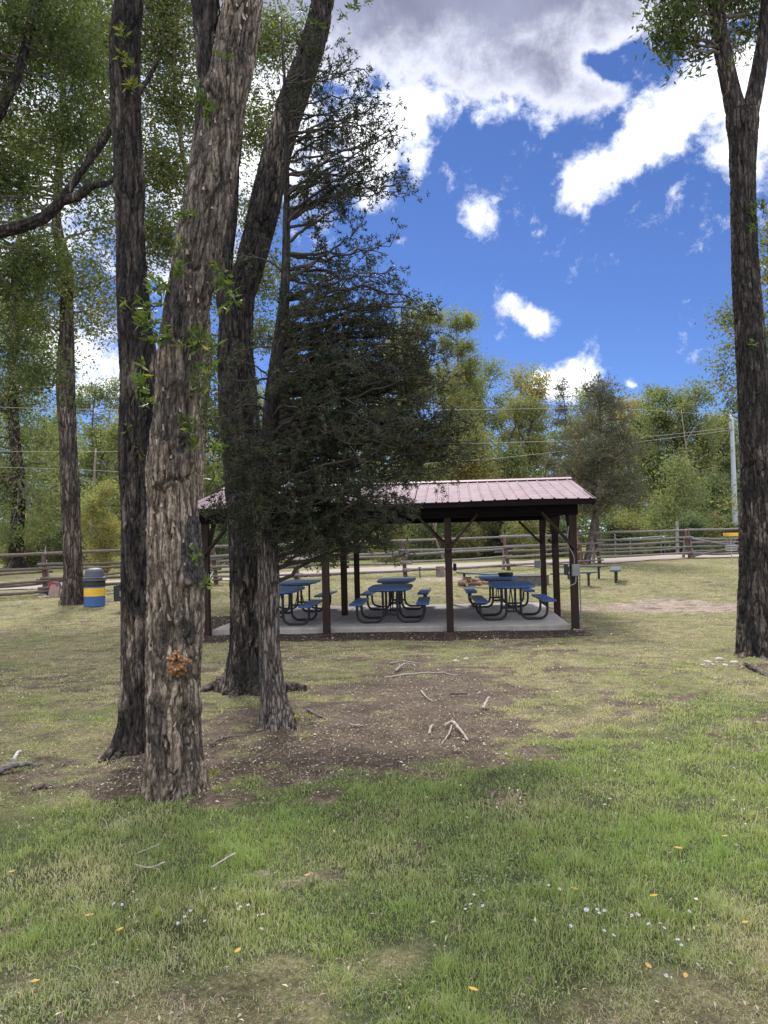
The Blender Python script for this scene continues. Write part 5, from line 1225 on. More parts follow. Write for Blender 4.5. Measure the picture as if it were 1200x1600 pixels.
    bl = [px_blob(1140, 500, 26, 40, Y), px_blob(1135, 570, 24, 40, Y), px_blob(1150, 630, 24, 26, Y), px_blob(1205, 430, 30, 60, Y), px_blob(1200, 540, 40, 60, Y), px_blob(1210, 350, 26, 50, Y), px_blob(1260, 500, 70, 160, Y), px_blob(1210, 700, 30, 60, Y), px_blob(1180, 790, 26, 40, Y), px_blob(1145, 775, 12, 26, Y)]
    add_crown(t, 'crown', GREEN_MID, bl, 15000, 22, .35, .13, .055, rg, (.5, .25), C, R, 60, BARK_FAR, droop=.2, hollow=.1, start=(.2, .98))
mid_trees()

# ------------------------------------------------------------------ background belt
def bg_tree(px, top, hw, Y, label, tint=(.4, .15), n=9000, base_py=None, seed=0, L_=.19, Wd=.095, lobes=9, trunkw=None, low=.82, m=None, orange=None, clump=.55, lean=0, name='cottonwood_tree', barkm=None, taper=1.0, kind='round', hollow=.12, per=26):
    rg = np.random.default_rng(1000+seed); k = Y/1200
    b0 = W(px, 860, Y); g = float(g0(0, Y)); base = np.array([b0[0], Y, g])
    tp = W(px+lean, top, Y); H = tp[2]-g
    t = empty(name, base, label, 'tree' if 'shrub' not in name else 'shrub', 'trees beyond the road' if 'shrub' not in name else 'shrubs beyond the road')
    P = [base-[0, 0, .2], base+[lean*k*.2+rg.normal(0, .15), rg.normal(0, .2), H*.35], base+[lean*k*.6+rg.normal(0, .3), rg.normal(0, .3), H*.7], tp-[0, 0, H*.04]]
    C = spline(P, 24); r0 = (trunkw or max(5, hw*.16))*k/2; R = np.linspace(r0, r0*.12, 24)
    mb = MB(); mb.tube(C, R, 9, True, .12, seed); mb.build('trunk', barkm or BARK_FAR, t, smooth_=True)
    bl = []; wid = hw*k*1.25; n = int(n*1.35); L_ = L_*1.12; Wd = Wd*1.12
    for j in range(lobes):
        u = (j+.5)/lobes; z = g+H*(1-low)+H*low*u
        wprof = math.sin(math.pi*min(1, (u*.74+.16)))**.5 if kind == 'round' else (1.08-u)**.75
        for s in range(4 if j < lobes-1 else 2):
            r_ = wid*wprof*rg.uniform(.24, .42); ox = rg.uniform(-1, 1)*(wid*wprof-r_); oy = rg.uniform(-1, 1)*(wid*wprof-r_)
            cx = np.interp(z, C[:, 2], C[:, 0])
            bl.append((cx+ox, Y+oy, z-r_*.35, r_, r_, r_*rg.uniform(.9, 1.5)))
    bl.append((tp[0], Y, tp[2]-wid*.42, wid*(.45 if kind == 'round' else .14), wid*.3, wid*.42))
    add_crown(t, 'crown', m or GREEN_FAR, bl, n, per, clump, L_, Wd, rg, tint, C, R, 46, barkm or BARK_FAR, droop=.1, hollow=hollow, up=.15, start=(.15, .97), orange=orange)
    return t
def og(px, py, Y, r, a):
    w = W(px, py, Y); return (w[0], w[2], r, a)
def background():
    T = bg_tree
    T(150, 588, 52, 60, 'bright green round topped cottonwood far left between the two dark trunks', (.42, .12), 14000, seed=1)
    T(196, 640, 46, 52, 'yellow green cottonwood right behind the tall dark trunk', (.55, .12), 9000, seed=2)
    T(95, 640, 60, 66, 'dull green cottonwood far behind the trash barrel tree', (.3, .14), 9000, seed=3)
    T(20, 600, 70, 72, 'far cottonwood at the left edge behind the log cabin', (.4, .15), 9000, seed=4)
    T(168, 752, 32, 38, 'yellow willow shrub beyond the fence left of the dark trunk', (.66, .09), 8000, seed=5, name='willow_shrub', L_=.12, Wd=.05, low=.95, clump=.35, trunkw=3, lobes=7)
    T(60, 790, 46, 50, 'green willow shrub spreading beneath the left dark trunk', (.42, .12), 6000, seed=6, name='willow_shrub', L_=.15, Wd=.07, low=.95, clump=.45, trunkw=3, lobes=6)
    T(300, 610, 60, 62, 'cottonwood far behind the thick tan trunk', (.42, .15), 9000, seed=7)
    T(395, 590, 60, 64, 'cottonwood far behind the leaning dark trunk', (.45, .15), 9000, seed=8)
    T(480, 560, 60, 60, 'yellow green cottonwood showing through the juniper branches', (.5, .15), 11000, seed=9)
    T(560, 545, 56, 64, 'pale green cottonwood behind the thickest juniper foliage', (.42, .15), 10000, seed=10)
    T(652, 470, 58, 56, 'tallest pale green cottonwood rising just right of the juniper', (.52, .12), 26000, seed=11, low=.86, kind='round', hollow=.15)
    T(712, 482, 44, 58, 'slim pale green cottonwood, right hand twin of the tallest one', (.50, .12), 20000, seed=12, low=.86, hollow=.15)
    T(690, 575, 56, 54, 'yellow green cottonwood low between the two tallest ones', (.55, .14), 15000, seed=40)
    T(760, 556, 50, 62, 'round green cottonwood above the middle of the shelter roof', (.40, .10), 13000, seed=13)
    T(815, 568, 46, 58, 'cottonwood turning orange with a crooked bare fork below', (.58, .14), 10000, seed=14, low=.62, orange=[og(785, 640, 58, 2.2, .16), og(840, 625, 58, 1.5, .15)], trunkw=9, barkm=BARK_FAR)
    T(740, 660, 62, 50, 'yellow green cottonwood low behind the shelter ridge', (.55, .12), 13000, seed=15, orange=[og(730, 740, 50, 1.6, .25)])
    T(645, 690, 44, 48, 'green willow shrub against the end of the juniper', (.5, .12), 8000, seed=16, name='willow_shrub')
    T(800, 690, 34, 52, 'light green young cottonwood behind the crooked fork', (.45, .12), 7000, seed=17)
    T(985, 618, 34, 64, 'orange and gold cottonwood peeking behind the brownish juniper', (.62, .14), 9000, seed=18, orange=[og(985, 650, 64, 2.4, .35)])
    T(935, 596, 50, 70, 'yellow green cottonwood standing tallest behind the brownish juniper', (.5, .12), 12000, seed=19)
    T(1040, 604, 36, 56, 'pale poplar left of the grey pole with open branching top', (.40, .12), 13000, seed=20, hollow=.1, lobes=13, clump=.6)
    T(1018, 600, 20, 60, 'slender pale poplar spire beside the orange cottonwood', (.40, .12), 6000, seed=21, hollow=.1, clump=.4)
    T(1086, 596, 34, 54, 'dense green poplar just left of the grey pole', (.44, .12), 13000, seed=22, hollow=.12, lobes=13, clump=.6)
    T(1125, 640, 36, 60, 'green poplar standing behind the grey pole', (.42, .12), 12000, seed=23, clump=.7)
    T(1185, 600, 50, 58, 'green poplar hidden behind the forked trunk', (.35, .15), 9000, seed=24)
    T(1270, 560, 70, 60, 'cottonwood beyond the right edge of the lawn', (.4, .15), 8000, seed=25)
    T(1060, 700, 50, 48, 'light green willow shrub below the poplars', (.42, .14), 11000, seed=26, name='willow_shrub', L_=.15, Wd=.075, low=.96, clump=.95, kind='cone')
    T(1120, 740, 40, 50, 'darker green willow shrub at the foot of the grey pole', (.25, .12), 9000, seed=27, name='willow_shrub', L_=.15, Wd=.075, low=.96)
    T(-80, 560, 80, 60, 'cottonwood beyond the left edge of the lawn', (.4, .15), 6000, seed=28)
    # conifers
    T(878, 586, 34, 50, 'narrow grey green juniper spire beside the small white cloud', (.35, .15), 11000, seed=30, name='juniper_tree', m=JUNFAR, kind='cone', L_=.16, Wd=.06, low=.9, clump=.36, hollow=.1, lobes=12)
    T(790, 740, 26, 47, 'small dark spruce behind the roof ridge', (.25, .1), 5000, seed=31, name='spruce_tree', m=JUN, kind='cone', L_=.16, Wd=.06, low=.95, clump=.3, lobes=10)
    # brownish juniper with two leaning tan trunks
    rg = np.random.default_rng(333); Y = G(911, 882)[1]; base = G(911, 882); k = Y/1200
    t = empty('juniper_tree', base, 'scruffy brownish juniper with two leaning tan trunks at the end of the roof', 'tree')
    tm = bark_mat('bark_red', (.50, .34, .25), (.32, .20, .15), (.08, .05, .04), patch_amt=.05)
    Ca, Ra = stem('trunk', t, tm, [(909, 886, 15), (907, 880, 12), (902, 850, 10), (898, 825, 8.5), (897, 790, 7), (900, 740, 5), (905, 690, 3)], Y, seed=71, bark=9, elong=8, amp=.02, nseg=40, step=.06)
    Cb, Rb = stem('trunk', t, BARK_JUN, [(914, 886, 14), (917, 879, 11), (922, 850, 9), (928, 815, 8), (934, 780, 7), (938, 720, 5), (938, 660, 3.5), (936, 620, 2)], Y+.1, seed=72, bark=9, elong=8, amp=.02, nseg=40, step=.06)
    tips = []
    for j in range(100):
        py = rg.uniform(600, 792); hwid = np.interp(py, [605, 640, 700, 760, 795], [14, 44, 72, 90, 80]); cx = np.interp(py, [600, 850], [938, 925])
        if py > 800: hwid *= .8
        a = rg.uniform(0, 2*math.pi); u = rg.uniform(.4, 1)**.7; tip = W(cx+hwid*math.cos(a)*u, py, Y+hwid*k*math.sin(a)*u)
        C_, R_ = (Ca, Ra) if rg.random() < .3 else (Cb, Rb)
        i = int(np.clip(np.searchsorted(C_[:, 2], tip[2]-.2), 14, len(C_)-3)); tips.append((tip, i))
    n = juniper(t, Cb, Rb, [x for x in tips], rg, JUNFAR, BARK_FAR, n_sec=6, sec=(.3, .9), tuft=7, per=8, L_=.13, Wd=.045, spread=.19, r0=.05)
    # crooked fork below the orange tree
    t = empty('cottonwood_tree', np.array([W(862, 860, 55.)[0]-1.9, 55., g0(0, 55)]), 'bare crooked dark fork bending below the orange tinted cottonwood', 'tree', 'trees beyond the road')
    bx = t.location[0]
    mb = MB(); mb.tube(spline([(bx, 55, g0(0, 55)-.1), W(817, 790, 55), W(816, 740, 55), W(812, 716, 55)], 16), np.linspace(.26, .17, 16), 8, True, .15, 3); mb.build('trunk', BARK_DARKFAR, t, smooth_=True)
    for pts, r in (([(812, 718), (802, 706), (796, 694), (799, 680), (806, 664), (803, 640)], .15), ([(813, 716), (817, 704), (824, 690), (829, 668), (836, 650), (848, 640)], .14), ([(822, 694), (812, 676), (808, 655)], .08)):
        mb = MB(); mb.tube(spline([W(a, b, 55) for a, b in pts], 16), np.linspace(r, .03, 16), 7, True, .15, 4); mb.build('branch', BARK_DARKFAR, t, smooth_=True)
    _c, cc_, _i = clumped([px_blob(806, 640, 30, 26, 55), px_blob(840, 640, 26, 24, 55), px_blob(838, 690, 16, 26, 55)], 4200, 26, rg, .5, .1)
    v, f = leaf_quads(_c, .17, .09, rg); link('crown', np_mesh('crown', v, [f], GREEN_FAR, tint=np.clip(rg.normal(.55, .12, len(_c)), 0, 1)), t)
    # understory
    SH = [(352, 800, 30), (430, 810, 34), (500, 805, 36), (560, 812, 30), (610, 790, 34), (665, 800, 30), (720, 806, 28), (770, 800, 30), (820, 798, 28), (865, 806, 30), (985, 795, 34), (1030, 790, 34), (1080, 800, 30), (1110, 806, 26), (1150, 800, 26), (110, 815, 26), (240, 800, 30), (1200, 800, 40), (960, 810, 26), (20, 845, 30), (300, 815, 30)]
    L3 = ['at the left post of the shelter', 'behind the juniper trunk', 'seen past the second shelter post', 'above the far table', 'behind the fence post in mid shelter', 'left of the third shelter post', 'right of the third shelter post', 'below the roof in the end bay', 'in front of the spruce', 'left of the forked juniper', 'right of the forked juniper', 'above the green pipe gate', 'behind the fence corner', 'beside the orange guy guard', 'behind the yellow basket', 'left of the trash barrel tree', 'between the two front trunks', 'behind the forked trunk', 'at the back of the forked juniper', 'at the far left below the dark trunk', 'between the tan trunk and the shelter']
    kinds = ['dark green shrub', 'yellow green shrub', 'olive green shrub']
    for j, ((x, y_, hw), l3) in enumerate(zip(SH, L3)):
        kd = [0, 1, 2][(j*7) % 3]; yel = x in (770, 820, 720); 
        if yel: kd = 1
        T(x, y_, hw, 44+((j*5) % 4)*1.7, kinds[kd]+' '+l3, ([.12, .58, .34][kd], .12), 5200, seed=60+j, name='leafy_shrub', L_=.13, Wd=.065, low=.97, clump=.3, trunkw=2.4, lobes=5, per=22)
    # tall stems in the wood behind
    for j, (x, top, w, Y) in enumerate([(170, 640, 7, 54), (138, 700, 8, 57), (88, 760, 7, 58), (693, 790, 5, 45), (790, 760, 6, 52), (850, 700, 5, 50), (340, 700, 9, 50), (1070, 640, 4, 53)]):
        rg = np.random.default_rng(500+j); g = float(g0(0, Y)); b = W(x, 860, Y); b = np.array([b[0], Y, g]); tp = W(x+rg.uniform(-12, 12), top, Y)
        P = spline([b-[0, 0, .1], (b+tp)/2+[rg.normal(0, .25), 0, 0], tp], 14); mb = MB(); mb.tube(P, np.linspace(w*Y/2400, w*Y/7000, 14), 8, True, .15, j)
        t = empty('bare_tree', b, ['crooked dark trunk left of the tall dark cottonwood', 'grey trunk above the yellow willow shrub', 'grey trunk above the log cabin', 'reddish trunk standing left of the third shelter post', 'thin dark trunk in the end bay of the shelter', 'thin trunk behind the roof ridge end', 'pale trunk beside the leaning dark trunk', 'thin pale stem among the poplars'][j], 'tree', 'bare trunks in the wood')
        mb.build('trunk', BARK_PALE if j in (1, 3, 6, 7) else BARK_FAR, t, smooth_=True)
        mb = MB()
        for q in range(5):
            i = rg.integers(6, 13); e = P[i]+np.array([rg.normal(0, 1.0), rg.normal(0, .6), rg.uniform(.4, 1.6)]); mb.tube(spline([P[i], (P[i]+e)/2+rg.normal(0, .12, 3), e], 7), np.linspace(w*Y/6500, .01, 7), 5, False)
        mb.build('branch', BARK_PALE if j in (1, 3, 6, 7) else BARK_FAR, t)
    # the wood behind reads as one mass
    rg = np.random.default_rng(9); n = 110000; x = rg.uniform(-75, 80, n); y = rg.uniform(82, 96, n)
    top = 14.0+6.5*(fbm(x*.11, x*0+3, octaves=4, seed=3)-.5)*2; z = g0(x, y)+top*rg.random(n)**1.15
    keep = fbm(x*.5, z*.6, y*.3, 3, 8) > .36
    c = np.stack([x, y, z], 1)[keep]; m_ = 30000; c2 = np.stack([rg.uniform(-75, 80, m_), rg.uniform(78, 90, m_), np.zeros(m_)], 1); c2[:, 2] = g0(0, c2[:, 1])+rg.uniform(-.1, 4.2, m_); c = np.concatenate([c, c2]); v, f = leaf_quads(c, .5, .3, rg)
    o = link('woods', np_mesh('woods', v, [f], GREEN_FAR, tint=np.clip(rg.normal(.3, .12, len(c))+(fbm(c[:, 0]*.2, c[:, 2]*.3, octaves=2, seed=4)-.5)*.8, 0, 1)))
    tag(o, 'far wood of green cottonwoods filling the gaps behind', 'woods', kind='stuff')
background()
#==PART4==
# ------------------------------------------------------------------ grass, litter and small plants
def scatter_ground():
    rg = np.random.default_rng(2024)
    def area_sample(n, y0, y1, p, xm=1.0, xk=.58):
        u = rg.random(n); y = (y0**(1-p)+u*(y1**(1-p)-y0**(1-p)))**(1/(1-p)) if p != 1 else y0*(y1/y0)**u
        x = rg.uniform(-1, 1, n)*(xm+xk*y); return x, y
    x, y = area_sample(900000, 1.7, 34, .8, .7)
    d, dark, lush, grav, bey, n1, n2 = masks(x, y)
    bu = (x-A0[0])*EU[0]+(y-A0[1])*EU[1]; bv = (x-A0[0])*EV[0]+(y-A0[1])*EV[1]
    slab = (bu > -.03) & (bu < SL+.03) & (bv > -.03) & (bv < SD+.03)
    pat = fbm(x*5, y*5, octaves=3, seed=71)
    p = (.30+.75*lush+(pat-.5)*2.2)*(1-d*.88)*(1-dark*.97)*(1-grav*.8)
    keep = (rg.random(len(x)) < p) & ~slab
    for (tx, ty, tr) in ((-1.36, 4.98, .17), (-1.85, 5.9, .15)): keep &= np.hypot(x-tx, y-ty) > tr
    x, y, lush, pat, n1 = x[keep], y[keep], lush[keep], pat[keep], n1[keep]
    n = len(x); z = gz(x, y)-.008
    near = (y < 12)
    z = z+np.where(near, (fbm(x*7, y*7, octaves=3, seed=31)-.5)*.028, (fbm(x*3, y*3, octaves=2, seed=31)-.5)*.03)
    h = (.012+.017*lush+.013*np.clip(pat-.4, 0, 1)*2)*rg.uniform(.5, 1.35, n)*(1+.02*y)
    h *= np.where(rg.random(n) < .03, 1.6, 1)*(1+1.1*smooth(vnoise(x*11, y*11, seed=91), .68, .9))
    w = .0012*rg.uniform(.7, 1.5, n)*(np.maximum(y, 2.2)/2.6)**.85
    a = rg.uniform(0, 2*math.pi, n); lean = rg.uniform(.1, 1.1, n)*h*(1.25-.4*lush); la = rg.uniform(0, 2*math.pi, n)
    b = np.stack([x, y, z], 1); s = np.stack([np.cos(a), np.sin(a), 0*a], 1)*w[:, None]; ld = np.stack([np.cos(la), np.sin(la), 0*la], 1)
    m = b+ld*(lean*.35)[:, None]+np.stack([0*x, 0*x, h*.6], 1); t = b+ld*lean[:, None]+np.stack([0*x, 0*x, h*(1-.25*lean/h.clip(.001))], 1)
    v = np.stack([b-s, b+s, m+s*.75, m-s*.75, t], 1).reshape(-1, 3); i = np.arange(n)*5
    q = np.stack([i, i+1, i+2, i+3], 1); tr = np.stack([i+3, i+2, i+4], 1)
    drypatch = fbm(x*1.3+3, y*1.3, octaves=4, seed=88)*1.25-.12
    ti = np.clip(.26+.52*lush+(drypatch-.5)*1.2+rg.normal(0, .24, n)-(rg.random(n) < .16)*.4, 0, 1)
    bladem = leaf_mat('grass_blade', [(.56, .49, .38), (.45, .43, .27), (.34, .37, .175), (.25, .31, .115), (.25, .34, .12)], .4, .55, 1.0)
    me = np_mesh('grass', v, [q, tr], bladem, tint=np.concatenate([ti, ti]))
    tag(link('grass', me), 'short green and straw coloured grass covering the lawn', 'grass', kind='stuff')
    print('grass', n)
    # clover and low broad leaves
    spots = [(780, 1390, .30, 420), (840, 1430, .22, 260), (740, 1360, .2, 200), (640, 1390, .2, 110), (575, 1182, .16, 60), (610, 1215, .14, 50), (870, 1170, .2, 60), (60, 1440, .2, 160), (120, 1560, .25, 260), (30, 1580, .2, 200), (190, 1520, .18, 130), (560, 1540, .2, 120), (990, 1580, .2, 160), (60, 1200, .2, 40), (150, 1225, .15, 40), (900, 1420, .16, 90), (1100, 1500, .15, 80), (330, 1560, .2, 120)]
    VV = []; FF = []; TT = []; off = 0
    for px, py, r, nn_ in spots:
        c = G(px, py); nn_ = int(nn_*1.0); qx = c[0]+rg.normal(0, r*.8, nn_); qy = c[1]+rg.normal(0, r*.5, nn_)
        for k in range(nn_):
            rad = rg.uniform(.0025, .006)*(c[1]/3)**.4; hz = float(gz(qx[k], qy[k]))+rg.uniform(.008, .035); aa = np.linspace(0, 2*math.pi, 7)[:-1]+rg.uniform(0, 1)
            tx, tyy = rg.normal(0, .35, 2)
            P_ = np.stack([qx[k]+np.cos(aa)*rad, qy[k]+np.sin(aa)*rad*.85, hz+np.cos(aa)*rad*tx+np.sin(aa)*rad*tyy], 1); VV.append(P_); FF.append(np.arange(6)+off); off += 6; TT.append(rg.uniform(0, 1))
    cm = leaf_mat('clover', [(.10, .14, .07), (.14, .19, .095), (.20, .25, .14)], .25)
    tag(link('ground_cover', np_mesh('ground_cover', np.concatenate(VV), [np.array(FF)], cm, tint=TT)), 'patches of small round clover and weed leaves in the grass', 'ground cover', kind='stuff')
    # leaf litter
    x, y = area_sample(95000, 2.3, 28, .85, .6)
    d, dark, lush, grav, bey, n1, n2 = masks(x, y)
    bu = (x-A0[0])*EU[0]+(y-A0[1])*EU[1]; bv = (x-A0[0])*EV[0]+(y-A0[1])*EV[1]
    slab = (bu > -.05) & (bu < SL+.05) & (bv > -.05) & (bv < SD+.05)
    p = np.clip(.34+.66*d+.4*dark-.30*lush, 0, 1)*(1-grav*.5)*np.where(y < 4.2, .5, 1)*(.35+1.6*fbm(x*3.3, y*3.3, octaves=3, seed=97)**2*2)
    keep = (rg.random(len(x)) < p) & ~slab; x, y = x[keep], y[keep]
    # extra drifts round the near trunks
    ex = [(-1.62, 5.35, .28, 700), (-1.0, 5.25, .4, 500), (-.9, 6.3, .5, 420), (-.5, 5.9, .6, 420), (4.7, 9.9, .4, 160), (.3, 6.6, .8, 300)]
    x = np.concatenate([x]+[rg.normal(a, s_, k) for a, b, s_, k in ex]); y = np.concatenate([y]+[rg.normal(b, s_*.6, k) for a, b, s_, k in ex])
    n = len(x); z = gz(x, y)+.008+rg.uniform(0, .012, n)
    nearf = (y < 12); z = z+np.where(nearf, (fbm(x*7, y*7, octaves=3, seed=31)-.5)*.028, (fbm(x*3, y*3, octaves=2, seed=31)-.5)*.03)
    dd = rg.normal(size=(n, 3)); dd[:, 2] *= .25; dd /= np.linalg.norm(dd, axis=1)[:, None]
    s = np.stack([-dd[:, 1], dd[:, 0], rg.normal(0, .3, n)], 1); L_ = (rg.uniform(.004, .0145, n)*(.8+y*.07))[:, None]; w = L_*rg.uniform(.25, .5, n)[:, None]
    c = np.stack([x, y, z], 1); v = np.stack([c-dd*L_, c+s*w+[0, 0, .004], c+dd*L_, c-s*w+[0, 0, .004]], 1).reshape(-1, 3)
    lm = leaf_mat('leaf_litter', [(.09, .06, .045), (.20, .145, .11), (.34, .27, .21), (.55, .49, .40), (.66, .60, .40)], .1, .8)
    tag(link('leaf_litter', np_mesh('leaf_litter', v, [np.arange(4*n).reshape(n, 4)], lm, tint=np.clip(rg.beta(1.2, 2.2, n), 0, 1))), 'small dry leaves and bark chips strewn over grass and dirt', 'leaf litter', kind='stuff')
scatter_ground()

def gp(px, py, dz=0.0):
    p = G(px, py); return np.array([p[0], p[1], float(gz(p[0], p[1]))+dz])
def small_things():
    rg = np.random.default_rng(66)
    sm = leaf_mat('fallen_yellow', [(.55, .36, .05), (.60, .42, .10), (.50, .30, .12)], .3, .6)
    def leaf(px, py, L_, a, lab, tint, curl=.3):
        L_ *= .55; c = gp(px, py, .036); n = 9; V = []; F_ = []
        for i in range(n):
            u = i/(n-1); w = math.sin(math.pi*min(1, u*.95+.03))**.8*L_*.24; zz = curl*L_*(u-.5)**2+.0
            for s in (-1, 0, 1): V.append((c[0]+math.cos(a)*(u-.5)*L_-math.sin(a)*w*s, c[1]+math.sin(a)*(u-.5)*L_+math.cos(a)*w*s, c[2]+zz+abs(s)*w*.35))
        F_ = [(i*3+k, i*3+k+1, (i+1)*3+k+1, (i+1)*3+k) for i in range(n-1) for k in range(2)]
        o = link('fallen_leaf', np_mesh('fallen_leaf', V, F_, sm, tint=[tint]*len(F_))); tag(o, lab, 'leaf', 'large fallen leaves on the near grass')
    for q in [(1022, 1414, .075, .3, 'bright yellow leaf lying right of the white daisies', .1), (898, 1404, .075, 2.2, 'orange leaf standing out left of the bright yellow one', .9), (1060, 1338, .08, 2.6, 'orange leaf highest in the green grass at right', .95), (1133, 1318, .06, .2, 'pale orange leaf at the far right of the green grass', .6),
              (55, 1556, .06, .4, 'small yellow leaf in the grey grass at lower left', .3), (188, 1472, .06, 1.0, 'yellowish leaf left of the star flowers', .4), (480, 1382, .06, .5, 'tan leaf in the middle of the near grass', .7), (18, 1373, .06, .3, 'tan leaf near the left edge of the grass', .75), (140, 1448, .07, .3, 'pale orange leaf beside the white clover heads', .7), (740, 1565, .07, 2.5, 'yellow leaf low in the middle at the bare patch', .2), (1072, 1545, .06, 1.2, 'tan leaf low at the right near the bare patch', .7), (1014, 1530, .07, 1.7, 'pinkish tan upright leaf below the daisies', .85), (1165, 1458, .06, .3, 'tan leaf at the right edge of the near grass', .7), (372, 1503, .07, 1.2, 'long pale leaf below the star flowers', .55), (690, 1200, .06, .2, 'pale yellow leaf just below the bare root', .35), (795, 1196, .05, .3, 'small orange leaf at the top of the green grass', .8), (330, 1310, .05, .8, 'tan leaf below the foot of the tan trunk', .7)]:
        leaf(*q)
    # little star flowers and daisies, one by one
    petal = simple('petal_white', (.56, .54, .70), (.44, .42, .62), .6, 9, None, 0); heart = simple('flower_heart', (.55, .5, .2), None, .7, 9, None, 0)
    SPOTS = [(917, 1446, 'cluster'), (945, 1447), (937, 1451), (934, 1445), (893, 1472), (945, 1480), (960, 1488), (988, 1455), (999, 1454), (1014, 1469), (1033, 1468), (1039, 1476), (1078, 1447), (1060, 1496), (1066, 1505), (1092, 1536), (1042, 1554), (858, 1406), (875, 1412), (736, 1434), (728, 1442), (755, 1437), (741, 1419), (289, 1457), (278, 1468), (320, 1462), (298, 1447), (376, 1437), (388, 1434), (411, 1449), (178, 1437), (191, 1439), (214, 1431)]
    for k, sp in enumerate(SPOTS):
        px, py = sp[0], sp[1]; c = gp(px, py, .055); rad = .0075 if k != 13 else .010
        if k == 0: rad = .011
        where = 'among the clover at lower right' if px > 850 else ('in the taller grass at centre' if px > 600 else ('at lower left' if px > 230 else 'beside the pale orange leaf'))
        nb = [(a, b) for (a, b, *_) in SPOTS if (a, b) != (px, py)]
        side = 'lavender' if (px*7) % 3 else 'white'
        t = empty('daisy', (c[0], c[1], c[2]-.045), 'tiny star shaped pale flower open in the near grass', 'flower', 'tiny pale flowers in the near grass')
        mb = MB(); mb.tube([(c[0], c[1], c[2]-.055), (c[0]+.002, c[1], c[2])], .0012, 4); mb.build('flower_stem', SPROUT_STEM, t)
        V = []; F_ = []; npet = 9; tx, ty = rg.normal(0, .25), -.35+rg.normal(0, .2)
        for j in range(npet):
            a = 2*math.pi*j/npet+rg.uniform(0, .3); ca, sa = math.cos(a), math.sin(a); i0 = len(V)
            for (r_, s) in ((.15, 0), (.65, .17), (1, 0), (.65, -.17)):
                xx = (r_*ca-s*sa)*rad; yy = (r_*sa+s*ca)*rad; V.append((c[0]+xx, c[1]+yy, c[2]+xx*tx-yy*ty+r_*.2*rad))
            F_.append((i0, i0+1, i0+2, i0+3))
        link('petals', np_mesh('petals', V, F_, petal), t)
        mb = MB(); mb.lathe(c, [(rad*.28, 0), (rad*.3, .002), (rad*.1, .004)], 7); mb.build('flower_heart', heart, t)
    # sticks
    pale = simple('bare_stick', (.40, .345, .30), (.22, .185, .16), .85, 20, None, .3)
    def stick(pts, r0, r1, lab, m=pale, seed=1, name='stick', cat='stick', jit=.25):
        P = [gp(a, b, c) for a, b, c in pts]; P = spline(P, 26); P[1:-1] += np.random.default_rng(seed).normal(0, r0*.25, (24, 3)); mb = MB(); mb.tube(P, np.linspace(r0, r1, 26), 8, True, jit, seed)
        o = mb.build(name, m, smooth_=True); tag(o, lab, cat); return o
    stick([(192, 1094, .04), (176, 1108, .05), (155, 1114, .04), (134, 1118, .02)], .007, .003, 'thin pale curved twig on the grass left of the dark trunk')
    stick([(368, 1350, .045), (350, 1360, .045), (330, 1371, .04)], .0055, .004, 'straight pale stick lying in the near grass below the tan trunk')
    stick([(258, 1361, .04), (235, 1368, .035), (210, 1364, .04)], .005, .003, 'bent pale twig in the near grass left of the straight stick')
    stick([(250, 1330, .04), (232, 1336, .035), (215, 1341, .03)], .003, .002, 'finest straw coloured twig above the bent one')
    stick([(-14, 1212, .03), (20, 1203, .04), (45, 1198, .03), (66, 1193, .01)], .03, .012, 'rough grey brown bark log at the left edge', RAILM, 3, 'fallen_branch', 'fallen branch', .4)
    stick([(52, 1232, .02), (68, 1229, .025), (82, 1227, .01)], .018, .01, 'short dark piece of bark below the left log', RAILD, 5, 'bark_piece', 'bark', .4)
    stick([(694, 1139, .02), (706, 1138, .05), (718, 1147, .04), (731, 1161, .02)], .015, .008, 'bare whitish root arching out of the dirt patch', pale, 7, 'bare_root', 'root', .35)
    stick([(706, 1140, .03), (702, 1150, .02), (690, 1163, .0)], .008, .005, 'short whitish root branching beside the arched one', pale, 8, 'bare_root', 'root', .35)
    stick([(676, 1138, .02), (674, 1143, .03), (670, 1149, .01)], .013, .008, 'smallest pale root knuckle left of the arched root', pale, 9, 'bare_root', 'root', .4)
    stick([(610, 1038, .02), (628, 1036, .03), (655, 1037, .02)], .014, .008, 'pale straight branch farthest up the dirt patch', pale, 10)
    stick([(618, 1050, .02), (632, 1044, .06), (645, 1043, .05), (650, 1044, .02)], .016, .008, 'gnarled pale branch in the upper dirt patch', pale, 11, jit=.5)
    stick([(600, 1058, .0), (640, 1057, .03), (675, 1055, .03), (716, 1056, .0)], .016, .010, 'longest straight branch lying across the dirt patch', pale, 12)
    stick([(658, 1083, .02), (668, 1093, .02), (678, 1097, .01)], .01, .005, 'short pale curved twig in the middle of the dirt', pale, 13)
    stick([(704, 1086, .02), (730, 1087, .03)], .012, .01, 'short dark stick at the right of the dirt patch', RAILD, 14)
    stick([(755, 1110, .02), (761, 1104, .07), (765, 1100, .08)], .016, .008, 'stubby pale root tip at the right of the dirt patch', pale, 15, 'bare_root', 'root')
    stick([(548, 1137, .02), (568, 1138, .015)], .01, .006, 'pale chip of wood at the left of the dirt patch', pale, 16, 'wood_chip', 'wood chip')
    stick([(330, 1166, .02), (352, 1156, .03), (385, 1150, .02)], .014, .008, 'brown root showing right of the tan trunk base', RAILD, 17, 'surface_root', 'root')
    stick([(480, 1110, .02), (500, 1120, .02), (515, 1124, .0)], .012, .006, 'brown twig right of the juniper foot', RAILD, 18)
    stick([(22, 1190, .02), (28, 1184, .04), (32, 1180, .03)], .014, .008, 'small white crumpled scrap on the grass above the left log', simple('white_scrap', (.55, .54, .53), None, .7, 20), 19, 'paper_scrap', 'scrap', .6)
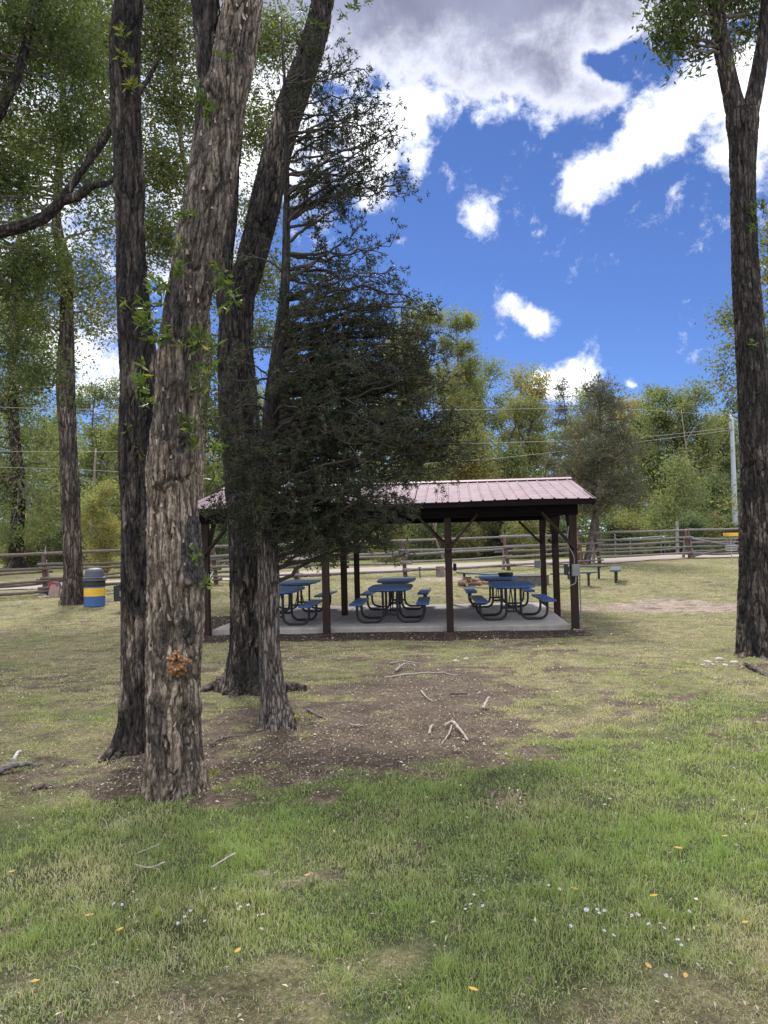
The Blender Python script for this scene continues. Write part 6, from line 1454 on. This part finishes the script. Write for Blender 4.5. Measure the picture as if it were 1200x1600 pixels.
    stick([(895, 985, .02), (935, 985.5, .03), (960, 986, .02)], .018, .012, 'thin grey pole lying by the shelter corner', RAILM, 20)
    stick([(165, 930.5, .06), (190, 929, .08), (250, 931, .05)], .03, .02, 'pale log lying behind the barrel', pale, 21, 'fallen_branch', 'fallen branch')
    # stones near the right tree
    st = simple('chalk_stone', (.46, .42, .38), (.27, .24, .22), .9, 14, None, .5)
    for k, (px, py, r) in enumerate([(1106, 1036, .045), (1125, 1032, .05), (1114, 1039, .03), (1133, 1040, .035), (1148, 1037, .055), (1098, 1040, .03), (712, 1034, .05), (728, 1031, .045)]):
        o = rock(gp(px, py), r, 200+k, st, 'stone')
        tag(o, ['flat pale stone left in the group by the forked trunk', 'pale stone topmost in the group by the forked trunk', 'small pale chip in the middle of the group by the forked trunk', 'low pale stone at the right front of the group by the forked trunk', 'largest pale stone closest to the forked trunk', 'leftmost tiny stone of the group by the forked trunk', 'left of two pale stones beyond the dirt patch', 'right of two pale stones beyond the dirt patch'][k], 'stone', 'stones on the lawn')
    # yellow seedlings
    def seedling(px, py, n, L_, lab, tint):
        c = gp(px, py, 0); t = empty('seedling', c, lab, 'seedling'); rg2 = np.random.default_rng(int(px)); mb = MB(); mb.tube([c, c+[0, 0, .05*L_/.05]], .002, 5); mb.build('seedling_stem', SPROUT_STEM, t)
        a = rg2.uniform(0, 2*math.pi, n); d = np.stack([np.cos(a), np.sin(a), rg2.uniform(-.1, .8, n)], 1); d /= np.linalg.norm(d, axis=1)[:, None]
        cc = c+[0, 0, .05*L_/.05]+d*L_*.5; v, f = leaf_quads(cc, L_, L_*.3, rg2, dirs=d*3); link('leaves', np_mesh('leaves', v, [f], SPROUT, tint=[tint]*n), t)
    seedling(334, 1222, 11, .05, 'bright yellow green seedling at the right foot of the tan trunk', .8)
    seedling(463, 1133, 9, .07, 'golden seedling closest to the juniper foot', .95)
    seedling(484, 1128, 9, .06, 'golden seedling right of the other by the juniper', .98)
    seedling(435, 1135, 8, .04, 'small green seedling in front of the juniper foot', .3)
    seedling(243, 1457, 5, .055, 'two leaved yellow green seedling in the lower left grass', .7)
    seedling(319, 1445, 6, .05, 'bright green seedling just above the star flowers', .6)
    seedling(475, 1160, 7, .04, 'pale yellow seedling in the litter right of the tan trunk', .85)
SPROUT_STEM = simple('green_stem', (.12, .16, .05), None, .7, 20, None, 0)
small_things()
